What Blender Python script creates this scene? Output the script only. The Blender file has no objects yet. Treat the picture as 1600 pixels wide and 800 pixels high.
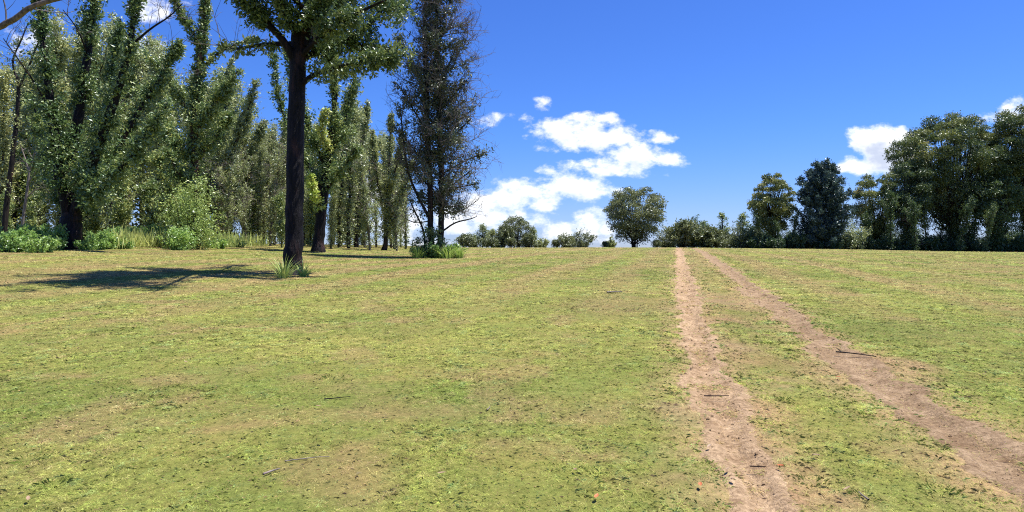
import bpy, math
import numpy as np

R = math.radians
scene = bpy.context.scene
COL = scene.collection

# ------------------------------------------------------------------ camera, sky, sun, exposure
F = 1067.0                      # focal length in photograph pixels (1600 wide)
EYE = 1.6
cam = bpy.data.cameras.new('camera')
cam.lens = 24.0
cam.sensor_width = 36.0
cam.clip_start = 0.05
cam.clip_end = 6000
co = bpy.data.objects.new('camera', cam)
co.location = (0, 0, EYE)
co.rotation_euler = (R(90), 0, 0)
COL.objects.link(co)
scene.camera = co

SUN_EL, SUN_AZ = R(69), R(80)        # azimuth clockwise from +Y (the view direction): from the right, a little behind
SKY_STRENGTH = 0.077
SUN_STRENGTH = 5.0
EXPOSURE = 0.92
vs = scene.view_settings
vs.view_transform = 'Standard'
vs.look = 'None'
vs.exposure = EXPOSURE
vs.gamma = 1.0
vs.use_curve_mapping = False

sun = bpy.data.lights.new('sun', 'SUN')
sun.energy = SUN_STRENGTH
sun.angle = R(0.5)
sun.color = (1.0, 0.95, 0.87)
so = bpy.data.objects.new('sun', sun)
so.rotation_euler = (R(90) - SUN_EL, 0, R(180) - SUN_AZ)
COL.objects.link(so)

world = bpy.data.worlds.new('World')
scene.world = world
world.use_nodes = True


def build_world():
    nt = world.node_tree
    nt.nodes.clear()
    N, L = nt.nodes, nt.links

    def math_(op, a, b=None, c=None, clamp=False):
        n = N.new('ShaderNodeMath')
        n.operation = op
        n.use_clamp = clamp
        for i, v in enumerate((a, b, c)):
            if v is None:
                continue
            if isinstance(v, (int, float)):
                n.inputs[i].default_value = v
            else:
                L.new(v, n.inputs[i])
        return n.outputs[0]

    def vmath(op, a, b):
        n = N.new('ShaderNodeVectorMath')
        n.operation = op
        for i, v in enumerate((a, b)):
            if isinstance(v, tuple):
                n.inputs[i].default_value = v
            else:
                L.new(v, n.inputs[i])
        return n.outputs['Value'] if op == 'DOT_PRODUCT' else n.outputs[0]

    def mrange(v, a, b, lo=0.0, hi=1.0):
        n = N.new('ShaderNodeMapRange')
        n.interpolation_type = 'SMOOTHSTEP'
        L.new(v, n.inputs[0])
        n.inputs[1].default_value, n.inputs[2].default_value = a, b
        n.inputs[3].default_value, n.inputs[4].default_value = lo, hi
        return n.outputs[0]

    out = N.new('ShaderNodeOutputWorld')
    bg = N.new('ShaderNodeBackground')
    bg.inputs['Strength'].default_value = SKY_STRENGTH
    sky = N.new('ShaderNodeTexSky')
    sky.sky_type = 'NISHITA'
    sky.sun_disc = False
    sky.sun_elevation = SUN_EL
    sky.sun_rotation = SUN_AZ
    sky.air_density = 1.0
    sky.dust_density = 0.25
    sky.ozone_density = 2.5
    hsv = N.new('ShaderNodeHueSaturation')
    hsv.inputs['Hue'].default_value = 0.512
    hsv.inputs['Saturation'].default_value = 1.12
    hsv.inputs['Value'].default_value = 1.15
    L.new(sky.outputs[0], hsv.inputs['Color'])
    tint = N.new('ShaderNodeMixRGB')
    tint.blend_type = 'MULTIPLY'
    tint.inputs[0].default_value = 1
    L.new(hsv.outputs[0], tint.inputs[1])

    tc = N.new('ShaderNodeTexCoord')
    sep = N.new('ShaderNodeSeparateXYZ')
    L.new(tc.outputs['Generated'], sep.inputs[0])
    yy = math_('MAXIMUM', sep.outputs['Y'], 0.05)
    u = math_('DIVIDE', sep.outputs['X'], yy)
    w = math_('DIVIDE', sep.outputs['Z'], yy)
    low = N.new('ShaderNodeMixRGB')          # the blue deepens away from the horizon all the way round
    low.inputs[1].default_value = (.50, .575, 1.0, 1)
    low.inputs[2].default_value = (.375, .63, 1.07, 1)
    L.new(mrange(sep.outputs['Z'], -.02, .2), low.inputs[0])
    L.new(low.outputs[0], tint.inputs[2])
    front = mrange(sep.outputs['Y'], 0.1, 0.2)
    # cumulus puffs: where they hang in the sky (tangent-plane x, z), half sizes and weight
    puffs = [
        (868, 205, 34, 17, 1.0), (905, 203, 50, 25, 1.0), (950, 215, 55, 22, 1.0), (938, 183, 30, 12, .85), (985, 230, 36, 15, .7),
        (1032, 216, 20, 11, .8), (935, 258, 55, 13, .75), (985, 248, 60, 20, 1.05), (960, 266, 70, 12, .62), (1020, 250, 38, 13, .8),
        (845, 162, 15, 12, .62), (765, 186, 28, 8, .5), (822, 190, 9, 8, .45), (857, 228, 20, 9, .5), (857, 263, 17, 10, .65),
        (895, 292, 56, 21, 1.1), (940, 300, 34, 12, .7), (808, 302, 48, 22, 1.0), (770, 318, 60, 22, .9), (850, 318, 40, 14, .7),
        (770, 345, 80, 18, .8), (720, 340, 50, 22, .9), (925, 342, 32, 16, .9), (900, 362, 75, 16, .8), (620, 350, 45, 20, .8),
        (575, 300, 40, 34, .9), (650, 385, 80, 12, .6), (1382, 222, 46, 26, 1.9), (1348, 256, 42, 15, 1.3), (1395, 250, 50, 26, 1.5),
        (1592, 172, 26, 20, .9), (1555, 190, 30, 10, .35), (245, 10, 40, 22, .7), (60, 60, 45, 24, .55), (215, 65, 40, 16, .6),
    ]

    def field(du, dw):
        uu = math_('ADD', u, du) if du else u
        ww = math_('ADD', w, dw) if dw else w
        cm = N.new('ShaderNodeCombineXYZ')
        L.new(uu, cm.inputs[0])
        L.new(ww, cm.inputs[1])
        v = cm.outputs[0]
        wn = N.new('ShaderNodeTexNoise')
        wn.inputs['Scale'].default_value = 17
        wn.inputs['Detail'].default_value = 2
        L.new(v, wn.inputs['Vector'])
        off = vmath('MULTIPLY', vmath('SUBTRACT', wn.outputs['Color'], (.5, .5, .5)), (.05, .03, 0))
        vw = vmath('ADD', v, off)
        acc = None
        for (cx, cy, rx, ry, wt) in puffs:
            c = ((cx - 800) / F, (400 - cy) / F, 0)
            d = vmath('MULTIPLY', vmath('SUBTRACT', vw, c), (F / rx * .8, F / ry * .8, 0))
            g = math_('MULTIPLY_ADD', vmath('DOT_PRODUCT', d, d), -wt, wt)
            acc = g if acc is None else math_('SMOOTH_MAX', acc, g, 0.25)
        no = N.new('ShaderNodeTexNoise')
        no.inputs['Scale'].default_value = 30
        no.inputs['Detail'].default_value = 8
        no.inputs['Roughness'].default_value = .62
        mp = vmath('MULTIPLY', v, (1.0, 1.5, 1.0))
        L.new(mp, no.inputs['Vector'])
        n2 = math_('MULTIPLY_ADD', no.outputs['Fac'], 3.2, -1.6)
        return math_('ADD', acc, n2)

    f0 = field(0, 0)
    f1 = field(0.006, 0.016)
    dens = math_('MULTIPLY', mrange(f0, 0.0, 1.1), front)
    shade = math_('MULTIPLY', mrange(f1, 0.3, 1.9), mrange(f0, 0.3, 1.2))
    mixc = N.new('ShaderNodeMixRGB')
    k = 1.0 / SKY_STRENGTH
    mixc.inputs[1].default_value = (0.68 * k, 0.69 * k, 0.70 * k, 1)
    mixc.inputs[2].default_value = (0.27 * k, 0.32 * k, 0.45 * k, 1)
    L.new(math_('MULTIPLY', shade, 0.8), mixc.inputs[0])
    mix = N.new('ShaderNodeMixRGB')
    L.new(dens, mix.inputs[0])
    L.new(tint.outputs[0], mix.inputs[1])
    L.new(mixc.outputs[0], mix.inputs[2])
    L.new(mix.outputs[0], bg.inputs['Color'])
    L.new(bg.outputs[0], out.inputs['Surface'])


build_world()
cy = scene.cycles
cy.max_bounces = 6
cy.diffuse_bounces = 3
cy.glossy_bounces = 2
cy.transmission_bounces = 4
cy.transparent_max_bounces = 4
cy.sample_clamp_indirect = 4.0
cy.filter_width = 1.1
cy.use_denoising = False
cy.use_adaptive_sampling = False


# ------------------------------------------------------------------ numeric helpers
def _hash(ix, iy, seed):
    h = np.sin(ix * 127.1 + iy * 311.7 + seed * 74.7) * 43758.5453
    return h - np.floor(h)


def vnoise(x, y, seed=0):
    ix, iy = np.floor(x), np.floor(y)
    fx, fy = x - ix, y - iy
    fx, fy = fx * fx * (3 - 2 * fx), fy * fy * (3 - 2 * fy)
    a, b = _hash(ix, iy, seed), _hash(ix + 1, iy, seed)
    c, d = _hash(ix, iy + 1, seed), _hash(ix + 1, iy + 1, seed)
    return (a * (1 - fx) + b * fx) * (1 - fy) + (c * (1 - fx) + d * fx) * fy


def fbm(x, y, seed=0, octaves=4, gain=.5):
    s, amp, tot = 0, 1.0, 0
    for o in range(octaves):
        s = s + amp * vnoise(x * 2 ** o + 17.3 * o, y * 2 ** o - 9.1 * o, seed + o)
        tot += amp
        amp *= gain
    return s / tot


def sstep(a, b, x):
    t = np.clip((x - a) / (b - a), 0, 1)
    return t * t * (3 - 2 * t)


def G0(x, y):
    """Height of the meadow without its small bumps."""
    x, y = np.asarray(x, float), np.asarray(y, float)
    yc = np.clip(y, -120, 330)
    z = .0421 * yc - .00014 * yc * np.abs(yc)
    z = z + .62 * sstep(-6, -23, x) * sstep(8, 28, y) * (1 - .4 * sstep(50, 100, y))
    z = z - .72 * sstep(18, 85, x) * sstep(20, 90, y)
    return z


def G(x, y):
    x, y = np.asarray(x, float), np.asarray(y, float)
    near = 1 / (1 + (np.hypot(x, y) / 45) ** 2)
    return G0(x, y) + .16 * (fbm(x / 13., y / 13., 5, 2) - .5) * sstep(40, 80, y) + .09 * (fbm(x / 3.1, y / 3.1, 3, 3) - .5) * near + .05 * (fbm(x / .8, y / .8, 8, 3) - .5) * near


def ray(px, py, d):
    return np.array([(px - 800) / F * d, d, EYE + (400 - py) / F * d])


def at(px, py):
    """The point of the meadow seen at a pixel of the photograph."""
    lo, hi = 1.0, 104.0
    ds = np.linspace(lo, hi, 6000)
    h = EYE + (400 - py) / F * ds - G0((px - 800) / F * ds, ds)
    i = np.argmax(h < 0) if (h < 0).any() else len(ds) - 1
    d = ds[i]
    x = (px - 800) / F * d
    return np.array([x, d, float(G(x, d))])


def ground_pt(px, d):
    x = (px - 800) / F * d
    return np.array([x, d, float(G(x, d))])


def unit(v):
    v = np.asarray(v, float)
    return v / (np.linalg.norm(v, axis=-1, keepdims=True) + 1e-9)


# ------------------------------------------------------------------ mesh helpers
def mesh_np(name, V, Fc, mat, smooth=False, attrs=None):
    me = bpy.data.meshes.new(name)
    V = np.ascontiguousarray(V, np.float32)
    Fc = np.ascontiguousarray(Fc, np.int32)
    k = Fc.shape[1]
    me.vertices.add(len(V))
    me.vertices.foreach_set('co', V.ravel())
    me.loops.add(Fc.size)
    me.loops.foreach_set('vertex_index', Fc.ravel())
    me.polygons.add(len(Fc))
    me.polygons.foreach_set('loop_start', np.arange(len(Fc), dtype=np.int32) * k)
    me.polygons.foreach_set('use_smooth', np.full(len(Fc), smooth, bool))
    me.update(calc_edges=True)
    for (an, kind, dom, data) in attrs or []:
        a = me.attributes.new(an, kind, dom)
        if kind == 'FLOAT':
            a.data.foreach_set('value', np.ascontiguousarray(data, np.float32))
        else:
            d4 = np.ones((len(data), 4), np.float32)
            d4[:, :3] = data
            a.data.foreach_set('color', d4.ravel())
    me.materials.append(mat)
    return me


def obj(name, me, parent=None, loc=None):
    o = bpy.data.objects.new(name, me)
    COL.objects.link(o)
    if parent is not None:
        o.parent = parent
    if loc is not None:
        o.location = loc
    return o


def tag(o, label=None, cat=None, group=None, kind=None):
    for k, v in (('label', label), ('category', cat), ('group', group), ('kind', kind)):
        if v:
            o[k] = v
    return o


def thing(name, label, cat, loc, rz=0.0, scale=1.0, group=None):
    o = obj(name, None, None, [float(c) for c in loc])
    o.rotation_euler = (0, 0, rz)
    o.scale = (scale,) * 3
    return tag(o, label, cat, group)


def duplicate(root, label, loc, rz=0.0, scale=(1, 1, 1), group=None):
    r = root.copy()
    COL.objects.link(r)
    r.location = [float(c) for c in loc]
    r.rotation_euler = (0, 0, rz)
    r.scale = scale
    r['label'] = label
    if group:
        r['group'] = group
    elif 'group' in r:
        del r['group']
    for ch in root.children:
        c = ch.copy()
        COL.objects.link(c)
        c.parent = r
    return r


class Tubes:
    def __init__(s):
        s.V, s.F, s.n, s.parts = [], [], 0, []

    def add(s, P, r, sides=6):
        P = np.asarray(P, float)
        r = np.broadcast_to(np.asarray(r, float), (len(P),))
        T = np.gradient(P, axis=0)
        T = unit(T)
        m = T.mean(0)
        ref = np.array([1., 0, 0]) if abs(m[0]) < .6 * np.linalg.norm(m) + 1e-9 else np.array([0, 1., 0])
        U = unit(np.cross(T, ref))
        W = np.cross(T, U)
        a = np.arange(sides) * 2 * np.pi / sides
        ring = P[:, None] + r[:, None, None] * (np.cos(a)[None, :, None] * U[:, None] + np.sin(a)[None, :, None] * W[:, None])
        k = len(P)
        i = np.arange(k - 1)[:, None] * sides
        j = np.arange(sides)[None]
        j2 = (j + 1) % sides
        f = np.stack([i + j, i + j2, i + sides + j2, i + sides + j], -1).reshape(-1, 4)
        s.V.append(ring.reshape(-1, 3))
        s.F.append(f + s.n)
        s.n += k * sides

    def mesh(s, name, mat, origin=(0, 0, 0), twig=None, twig_mat=None):
        V, Fq = list(s.V), list(s.F)
        nf = sum(len(f) for f in Fq)
        if twig is not None and twig.n:
            V += twig.V
            Fq += [f + s.n for f in twig.F]
        Fq = np.concatenate(Fq)
        me = mesh_np(name, np.concatenate(V) - np.asarray(origin, float), Fq, mat, True)
        if len(Fq) > nf:
            me.materials.append(twig_mat)
            mi = np.zeros(len(Fq), np.int32)
            mi[nf:] = 1
            me.polygons.foreach_set('material_index', mi)
        return me


class Leaves:
    """Collects leaf blades: every leaf is a small folded-looking rhombus with its own tone."""

    def __init__(s, seed):
        s.rng = np.random.default_rng(seed)
        s.C, s.A, s.S, s.T = [], [], [], []

    def raw(s, C, A, size, tone):
        n = len(C)
        s.C.append(C)
        s.A.append(unit(A))
        s.S.append(np.broadcast_to(size, (n,)) * s.rng.uniform(.45, 1.5, n))
        s.T.append(np.clip(np.broadcast_to(tone, (n,)) + s.rng.normal(0, .09, n), 0, 1))

    def shoots(s, base, direc, length, per, size, tone, jit=.12, droop=.3):
        """Leafy shoots: base (n,3), direction (n,3), length (n)."""
        rng = s.rng
        n = len(base)
        t = rng.uniform(.12, 1.0, (n, per)) ** .8
        C = base[:, None] + direc[:, None] * (length[:, None] * t)[..., None]
        C = C + rng.normal(0, 1, (n, per, 3)) * (jit * (.5 + length[:, None, None] * .5))
        A = direc[:, None] * .45 + rng.normal(0, .75, (n, per, 3)) + np.array([0, 0, -droop])
        tn = np.clip(np.broadcast_to(tone, (n,))[:, None] + rng.normal(0, .1, (n, 1)) + .16 * (t - .6), 0, 1)
        s.raw(C.reshape(-1, 3), A.reshape(-1, 3), size, tn.reshape(-1))

    def sleeve(s, P, n, Lr, per, size, tone, up=.55, t0=0., t1=1., jit=.12, taper=.35, droop=.3, clump=0.0):
        """Regrowth leaves all the way along a limb P."""
        rng = s.rng
        P = np.asarray(P, float)
        seg = np.linalg.norm(np.diff(P, axis=0), axis=1)
        cum = np.concatenate([[0], np.cumsum(seg)])
        t = rng.uniform(t0, t1, n)
        if clump > 0:      # gather shoots in bunches along the limb
            k = max(2, int(cum[-1] / 1.1))
            cen = rng.uniform(t0, t1, k)
            pick = cen[rng.integers(0, k, n)] + rng.normal(0, .35 / max(cum[-1], 1), n)
            t = np.where(rng.uniform(0, 1, n) < clump, np.clip(pick, t0, t1), t)
        L = t * cum[-1]
        base = np.stack([np.interp(L, cum, P[:, i]) for i in range(3)], -1)
        i = np.clip(np.searchsorted(cum, L) - 1, 0, len(seg) - 1)
        T = unit(np.diff(P, axis=0))[i]
        rad = rng.normal(0, 1, (n, 3))
        rad = unit(rad - T * (rad * T).sum(-1, keepdims=True))
        d = unit(rad + T * up * rng.uniform(.3, 1.4, (n, 1)) + np.array([0, 0, .2]))
        ln = rng.uniform(Lr[0], Lr[1], n) * (1 - taper * t)
        s.shoots(base, d, ln, per, size, tone, jit, droop)

    def dome(s, c, r, n, size, tone, flat=.7):
        """A rounded cap of leaves at the end of a limb, thicker on its upper side."""
        rng = s.rng
        v = rng.normal(0, 1, (n, 3))
        v = unit(v)
        v[:, 2] = np.where(rng.uniform(0, 1, n) < .72, np.abs(v[:, 2]), v[:, 2] * .7)
        rr = r * (1 - np.abs(rng.normal(0, .26, n)))
        lump = 1 + .2 * np.sin(v[:, 0] * 5 + c[0] * 3) * np.sin(v[:, 1] * 5 + c[1] * 2) + .1 * np.sin(v[:, 2] * 9 + c[2])
        C = np.asarray(c) + v * (rr * lump)[:, None] * np.array([1, 1, flat * rng.uniform(.8, 1.35)]) + rng.normal(0, .09 * r, (n, 3))
        A = v * .5 + rng.normal(0, .7, (n, 3)) + np.array([0, 0, -.25])
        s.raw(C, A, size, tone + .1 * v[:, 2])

    def mesh(s, name, mat, origin=(0, 0, 0), aspect=.5):
        rng = s.rng
        C, A, S, T = np.concatenate(s.C), np.concatenate(s.A), np.concatenate(s.S), np.concatenate(s.T)
        B = unit(np.cross(A, rng.normal(0, 1, A.shape)))
        Nn = np.cross(A, B)
        Ls = S[:, None]
        w = Ls * aspect * .5
        mid = C + A * Ls * .45 + Nn * Ls * .06
        V = np.stack([C, mid + B * w, C + A * Ls, mid - B * w], 1).reshape(-1, 3) - np.asarray(origin, float)
        Fq = np.arange(len(V), dtype=np.int32).reshape(-1, 4)
        return mesh_np(name, V, Fq, mat, False, [('tone', 'FLOAT', 'FACE', T)])


def limb(rng, p, d, L, r0, r1, n=6, wob=.12, up=0.0):
    """A wandering limb: points and radii."""
    pts = [np.asarray(p, float)]
    d = unit(d)
    for i in range(n):
        d = unit(d + rng.normal(0, wob, 3) + np.array([0, 0, up]))
        pts.append(pts[-1] + d * (L / n))
    return np.array(pts), np.linspace(r0, r1, n + 1)


def smooth_path(W, n=4):
    """Catmull-Rom through waypoints W (rows of any width)."""
    W = np.asarray(W, float)
    if len(W) < 3:
        return W
    E = np.vstack([2 * W[0] - W[1], W, 2 * W[-1] - W[-2]])
    out = []
    for i in range(1, len(E) - 2):
        a, b, c, d = E[i - 1], E[i], E[i + 1], E[i + 2]
        for k in range(n):
            t = k / n
            out.append(.5 * (2 * b + (c - a) * t + (2 * a - 5 * b + 4 * c - d) * t * t + (3 * b - 3 * c + d - a) * t ** 3))
    out.append(W[-1])
    return np.array(out)


def twigs(rng, tb, P, n, L, r, depth=2, t0=.2, t1=1., up=.15, spread=.8, wob=.16, kids=4):
    """Bare twigs springing from limb P, each with finer ones of its own."""
    P = np.asarray(P, float)
    T = unit(np.gradient(P, axis=0))
    x = np.linspace(0, 1, len(P))
    for _ in range(n):
        t = rng.uniform(t0, t1)
        b = np.array([np.interp(t, x, P[:, i]) for i in range(3)])
        ax = T[min(int(t * (len(P) - 1)), len(P) - 1)]
        rd = rng.normal(0, 1, 3)
        rd = unit(rd - ax * (rd @ ax))
        d = unit(rd * spread + ax * .6 + np.array([0, 0, up]))
        l = L * rng.uniform(.5, 1.2)
        Q, rr = limb(rng, b, d, l, r, r * .35, 5, wob, .02)
        tb.add(Q, rr, 3)
        if depth > 1:
            twigs(rng, tb, Q, kids, L * .45, r * .55, depth - 1, .25, 1., up, spread, wob, kids)


# ------------------------------------------------------------------ materials
def new_mat(name):
    m = bpy.data.materials.new(name)
    m.use_nodes = True
    m.node_tree.nodes.clear()
    return m, m.node_tree.nodes, m.node_tree.links


LEAF = 1.85


def leaf_mat(name, stops, trans=.24, gloss=.05, rough=.38, vary=.12):
    """Thin leaf: diffuse, light shining through, and a waxy sheen. Tone of each leaf picks its colour."""
    m, N, L = new_mat(name)
    at_ = N.new('ShaderNodeAttribute')
    at_.attribute_name = 'tone'
    oi = N.new('ShaderNodeObjectInfo')
    mr = N.new('ShaderNodeMath')
    mr.operation = 'MULTIPLY_ADD'
    mr.inputs[1].default_value = vary
    mr.inputs[2].default_value = -vary / 2
    L.new(oi.outputs['Random'], mr.inputs[0])
    ad = N.new('ShaderNodeMath')
    L.new(at_.outputs['Fac'], ad.inputs[0])
    L.new(mr.outputs[0], ad.inputs[1])
    rp = N.new('ShaderNodeValToRGB')
    e = rp.color_ramp.elements
    while len(e) < len(stops):
        e.new(.5)
    for el, (p, c) in zip(e, stops):
        el.position = p
        el.color = (*[min(.8, k * LEAF * (1.25 if name in ('leaf_gum', 'leaf_grey', 'leaf_pale') else 1.1)) for k in c], 1)
    L.new(ad.outputs[0], rp.inputs[0])
    df = N.new('ShaderNodeBsdfDiffuse')
    tr = N.new('ShaderNodeBsdfTranslucent')
    gl = N.new('ShaderNodeBsdfGlossy')
    gl.inputs['Roughness'].default_value = rough
    gl.inputs['Color'].default_value = (.9, .95, 1, 1)
    L.new(rp.outputs[0], df.inputs[0])
    hs = N.new('ShaderNodeHueSaturation')
    hs.inputs['Hue'].default_value = .49
    hs.inputs['Value'].default_value = 1.35
    L.new(rp.outputs[0], hs.inputs['Color'])
    L.new(hs.outputs[0], tr.inputs[0])
    m1 = N.new('ShaderNodeMixShader')
    m1.inputs[0].default_value = trans
    L.new(df.outputs[0], m1.inputs[1])
    L.new(tr.outputs[0], m1.inputs[2])
    m2 = N.new('ShaderNodeMixShader')
    m2.inputs[0].default_value = gloss
    L.new(m1.outputs[0], m2.inputs[1])
    L.new(gl.outputs[0], m2.inputs[2])
    o = N.new('ShaderNodeOutputMaterial')
    L.new(m2.outputs[0], o.inputs[0])
    return m


def bark_mat(name, c0, c1, c2, scale=3.0, bump=.6, rough=.8):
    m, N, L = new_mat(name)
    tc = N.new('ShaderNodeTexCoord')
    mp = N.new('ShaderNodeMapping')
    mp.inputs['Scale'].default_value = (scale * 2.2, scale * 2.2, scale * .45)
    L.new(tc.outputs['Object'], mp.inputs[0])
    n1 = N.new('ShaderNodeTexNoise')
    n1.inputs['Scale'].default_value = 2.0
    n1.inputs['Detail'].default_value = 8
    n1.inputs['Roughness'].default_value = .68
    L.new(mp.outputs[0], n1.inputs[0])
    n2 = N.new('ShaderNodeTexNoise')
    n2.inputs['Scale'].default_value = .55
    n2.inputs['Detail'].default_value = 4
    L.new(mp.outputs[0], n2.inputs[0])
    rp = N.new('ShaderNodeValToRGB')
    e = rp.color_ramp.elements
    e[0].position, e[0].color = .38, (*c0, 1)
    e[1].position, e[1].color = .66, (*c1, 1)
    L.new(n1.outputs['Fac'], rp.inputs[0])
    r2 = N.new('ShaderNodeValToRGB')
    r2.color_ramp.elements[0].position = .56
    r2.color_ramp.elements[1].position = .68
    L.new(n2.outputs['Fac'], r2.inputs[0])
    mx = N.new('ShaderNodeMixRGB')
    mx.inputs[2].default_value = (*c2, 1)
    L.new(r2.outputs[0], mx.inputs[0])
    L.new(rp.outputs[0], mx.inputs[1])
    bs = N.new('ShaderNodeBsdfPrincipled')
    bs.inputs['Roughness'].default_value = rough
    bs.inputs['Specular IOR Level'].default_value = .18
    L.new(mx.outputs[0], bs.inputs['Base Color'])
    bp = N.new('ShaderNodeBump')
    bp.inputs['Strength'].default_value = bump
    bp.inputs['Distance'].default_value = .06
    L.new(n1.outputs['Fac'], bp.inputs['Height'])
    L.new(bp.outputs[0], bs.inputs['Normal'])
    o = N.new('ShaderNodeOutputMaterial')
    L.new(bs.outputs[0], o.inputs[0])
    return m


M = {}
M['leaf_gum'] = leaf_mat('leaf_gum', [(0, (.016, .036, .012)), (.33, (.046, .078, .024)), (.58, (.115, .142, .045)), (.82, (.24, .245, .075)), (1, (.22, .28, .06))])
M['leaf_grey'] = leaf_mat('leaf_grey', [(0, (.036, .054, .028)), (.4, (.100, .122, .052)), (.7, (.185, .200, .080)), (1, (.28, .26, .11))])
M['leaf_dark'] = leaf_mat('leaf_dark', [(0, (.016, .032, .012)), (.4, (.035, .062, .020)), (.7, (.075, .10, .03)), (1, (.17, .17, .05))])
M['leaf_rust'] = leaf_mat('leaf_rust', [(0, (.012, .026, .010)), (.4, (.036, .056, .017)), (.66, (.105, .120, .034)), (.88, (.20, .19, .055)), (1, (.22, .15, .05))])
M['leaf_twin'] = leaf_mat('leaf_twin', [(0, (.02, .03, .016)), (.4, (.052, .066, .034)), (.7, (.105, .12, .058)), (1, (.19, .19, .09))])
M['leaf_blue'] = leaf_mat('leaf_blue', [(0, (.012, .026, .024)), (.5, (.030, .052, .045)), (1, (.07, .095, .07))])
M['leaf_olive'] = leaf_mat('leaf_olive', [(0, (.036, .048, .018)), (.5, (.085, .10, .042)), (1, (.17, .175, .08))])
M['leaf_bright'] = leaf_mat('leaf_bright', [(0, (.05, .095, .02)), (.45, (.12, .19, .04)), (.8, (.24, .29, .075)), (1, (.33, .33, .10))])
M['leaf_pale'] = leaf_mat('leaf_pale', [(0, (.05, .085, .022)), (.45, (.135, .18, .05)), (.8, (.26, .275, .085)), (1, (.34, .31, .10))])
M['weed'] = leaf_mat('weed', [(0, (.042, .085, .016)), (.5, (.115, .19, .044)), (1, (.24, .30, .085))], trans=.4)
M['straw'] = leaf_mat('straw', [(0, (.09, .13, .03)), (.5, (.19, .23, .065)), (1, (.33, .32, .12))], trans=.35, gloss=.03)
M['bark_char'] = bark_mat('bark_char', (.002, .002, .003), (.017, .014, .018), (.050, .026, .024), 3.0, 1.8, .6)
M['bark_dark'] = bark_mat('bark_dark', (.008, .007, .007), (.040, .033, .030), (.07, .04, .03), 2.0, .7)
M['bark_red'] = bark_mat('bark_red', (.020, .012, .010), (.09, .055, .04), (.16, .08, .05), 2.0, .6)
M['bark_grey'] = bark_mat('bark_grey', (.06, .05, .045), (.20, .17, .15), (.25, .19, .16), 2.5, .5)
M['twig'] = bark_mat('twig', (.06, .05, .05), (.19, .175, .165), (.17, .155, .15), 4, .2)
M['twig_pale'] = bark_mat('twig_pale', (.11, .095, .085), (.27, .235, .21), (.28, .2, .18), 4, .2)


# ------------------------------------------------------------------ ground: tracks first (their lines shape the meadow)
RUT_L = [(1062, 394), (1066, 420), (1075, 460), (1084, 500), (1096, 545), (1108, 590), (1126, 640), (1146, 690), (1168, 740), (1196, 800)]
RUT_R = [(1098, 394), (1134, 420), (1178, 455), (1236, 500), (1302, 550), (1372, 598), (1446, 648), (1524, 698), (1602, 748)]


def rut_line(pix):
    W = np.array([at(*p)[:2] for p in pix])
    W = W[np.argsort(W[:, 1])]
    k0 = (W[1, 0] - W[0, 0]) / (W[1, 1] - W[0, 1])
    k1 = (W[-1, 0] - W[-3, 0]) / (W[-1, 1] - W[-3, 1])
    W = np.vstack([[W[0, 0] - k0 * (W[0, 1] + 12), -12], W, [W[-1, 0] + k1 * 70, W[-1, 1] + 70]])
    return W


LINES = [rut_line(RUT_L), rut_line(RUT_R)]
HALF = [.215, .24]


def rut_dist(x, y):
    """Distance to the nearer rut as a share of its half width (below 1 = on bare earth)."""
    out = None
    for k in range(2):
        c = np.interp(y, LINES[k][:, 1], LINES[k][:, 0])
        hw = HALF[k] * (.72 + .55 * fbm(y / 1.7 + 40 * k, y * 0 + k, 21, 3)) * (1 + .003 * np.clip(y, 0, 60))
        d = np.abs(x - c + .14 * (fbm(y / 1.1, y * 0 + 5 + k, 27, 3) - .5)) / hw
        d = d + 1.3 * (fbm(x / .35, y / .45, 31 + k, 3) - .5) + .7 * (fbm(x / 1.2, y / 1.6, 35 + k, 2) - .5)
        out = d if out is None else np.minimum(out, d)
    return out


PATCH = [(505, 582, 2.0, .35), (560, 575, 1.2, .3), (385, 512, 3.0, .5), (820, 556, .9, .3), (600, 640, 1.6, .4), (228, 657, .8, .25),
         (760, 682, .7, .25), (330, 665, 1.4, .2), (800, 632, .8, .25), (100, 505, 2.5, .4), (1130, 500, .5, 1.2), (1135, 470, .35, 1.4),
         (930, 640, .9, .5), (1255, 735, .25, .35), (1290, 770, .3, .3), (210, 590, 1.6, .35), (430, 660, 1.0, .3), (880, 700, .7, .25),
         (1130, 690, .35, .5), (930, 480, 1.6, .5), (640, 700, .8, .2), (1060, 760, .3, .3)]
PATCH = [(*at(a, b)[:2], c * (.6 if c > .6 else 1), d) for a, b, c, d in PATCH]


EARTHY = [(*at(a, b)[:2], c, d) for a, b, c, d in ((1122, 470, .5, 2.2), (1130, 505, .42, 1.3), (1150, 545, .3, .6), (1145, 690, .3, .5), (1240, 770, .25, .3), (1290, 775, .2, .3), (1230, 600, .2, .3), (1045, 520, .2, 1.2), (1060, 640, .2, .5), (1085, 745, .2, .3), (1420, 570, .25, .4), (1190, 475, .3, 1.2))]


def bareness(x, y):
    b = sstep(.60, .78, fbm(x / 1.0, y / 1.5, 51, 4)) * .6
    b = np.maximum(b, sstep(.56, .76, fbm(x / 3., y / 7., 57, 4)) * .5)
    wx, wy = 2.2 * (fbm(x / .6, y / .6, 61, 3) - .5), 2.4 * (fbm(x / .6 + 9, y / .6, 63, 3) - .5)
    fp = sstep(.3, .55, fbm(x / .45, y / .45, 67, 3))
    for (cx, cy_, rx, ry) in PATCH:
        d = ((x - cx + wx * rx * .7) / rx) ** 2 + ((y - cy_ + wy * ry) / ry) ** 2
        b = np.maximum(b, .68 * np.exp(-d * 1.3) * fp)
    return np.clip(b, 0, 1)


GREEN = np.array([.190, .246, .056])
LIME = np.array([.315, .336, .090])
STRAWC = np.array([.45, .345, .155])
BROWN = np.array([.35, .235, .145])
EARTH = np.array([.38, .265, .165])


def lerp(a, b, t):
    return a + (b - a) * np.asarray(t)[..., None]


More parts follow.
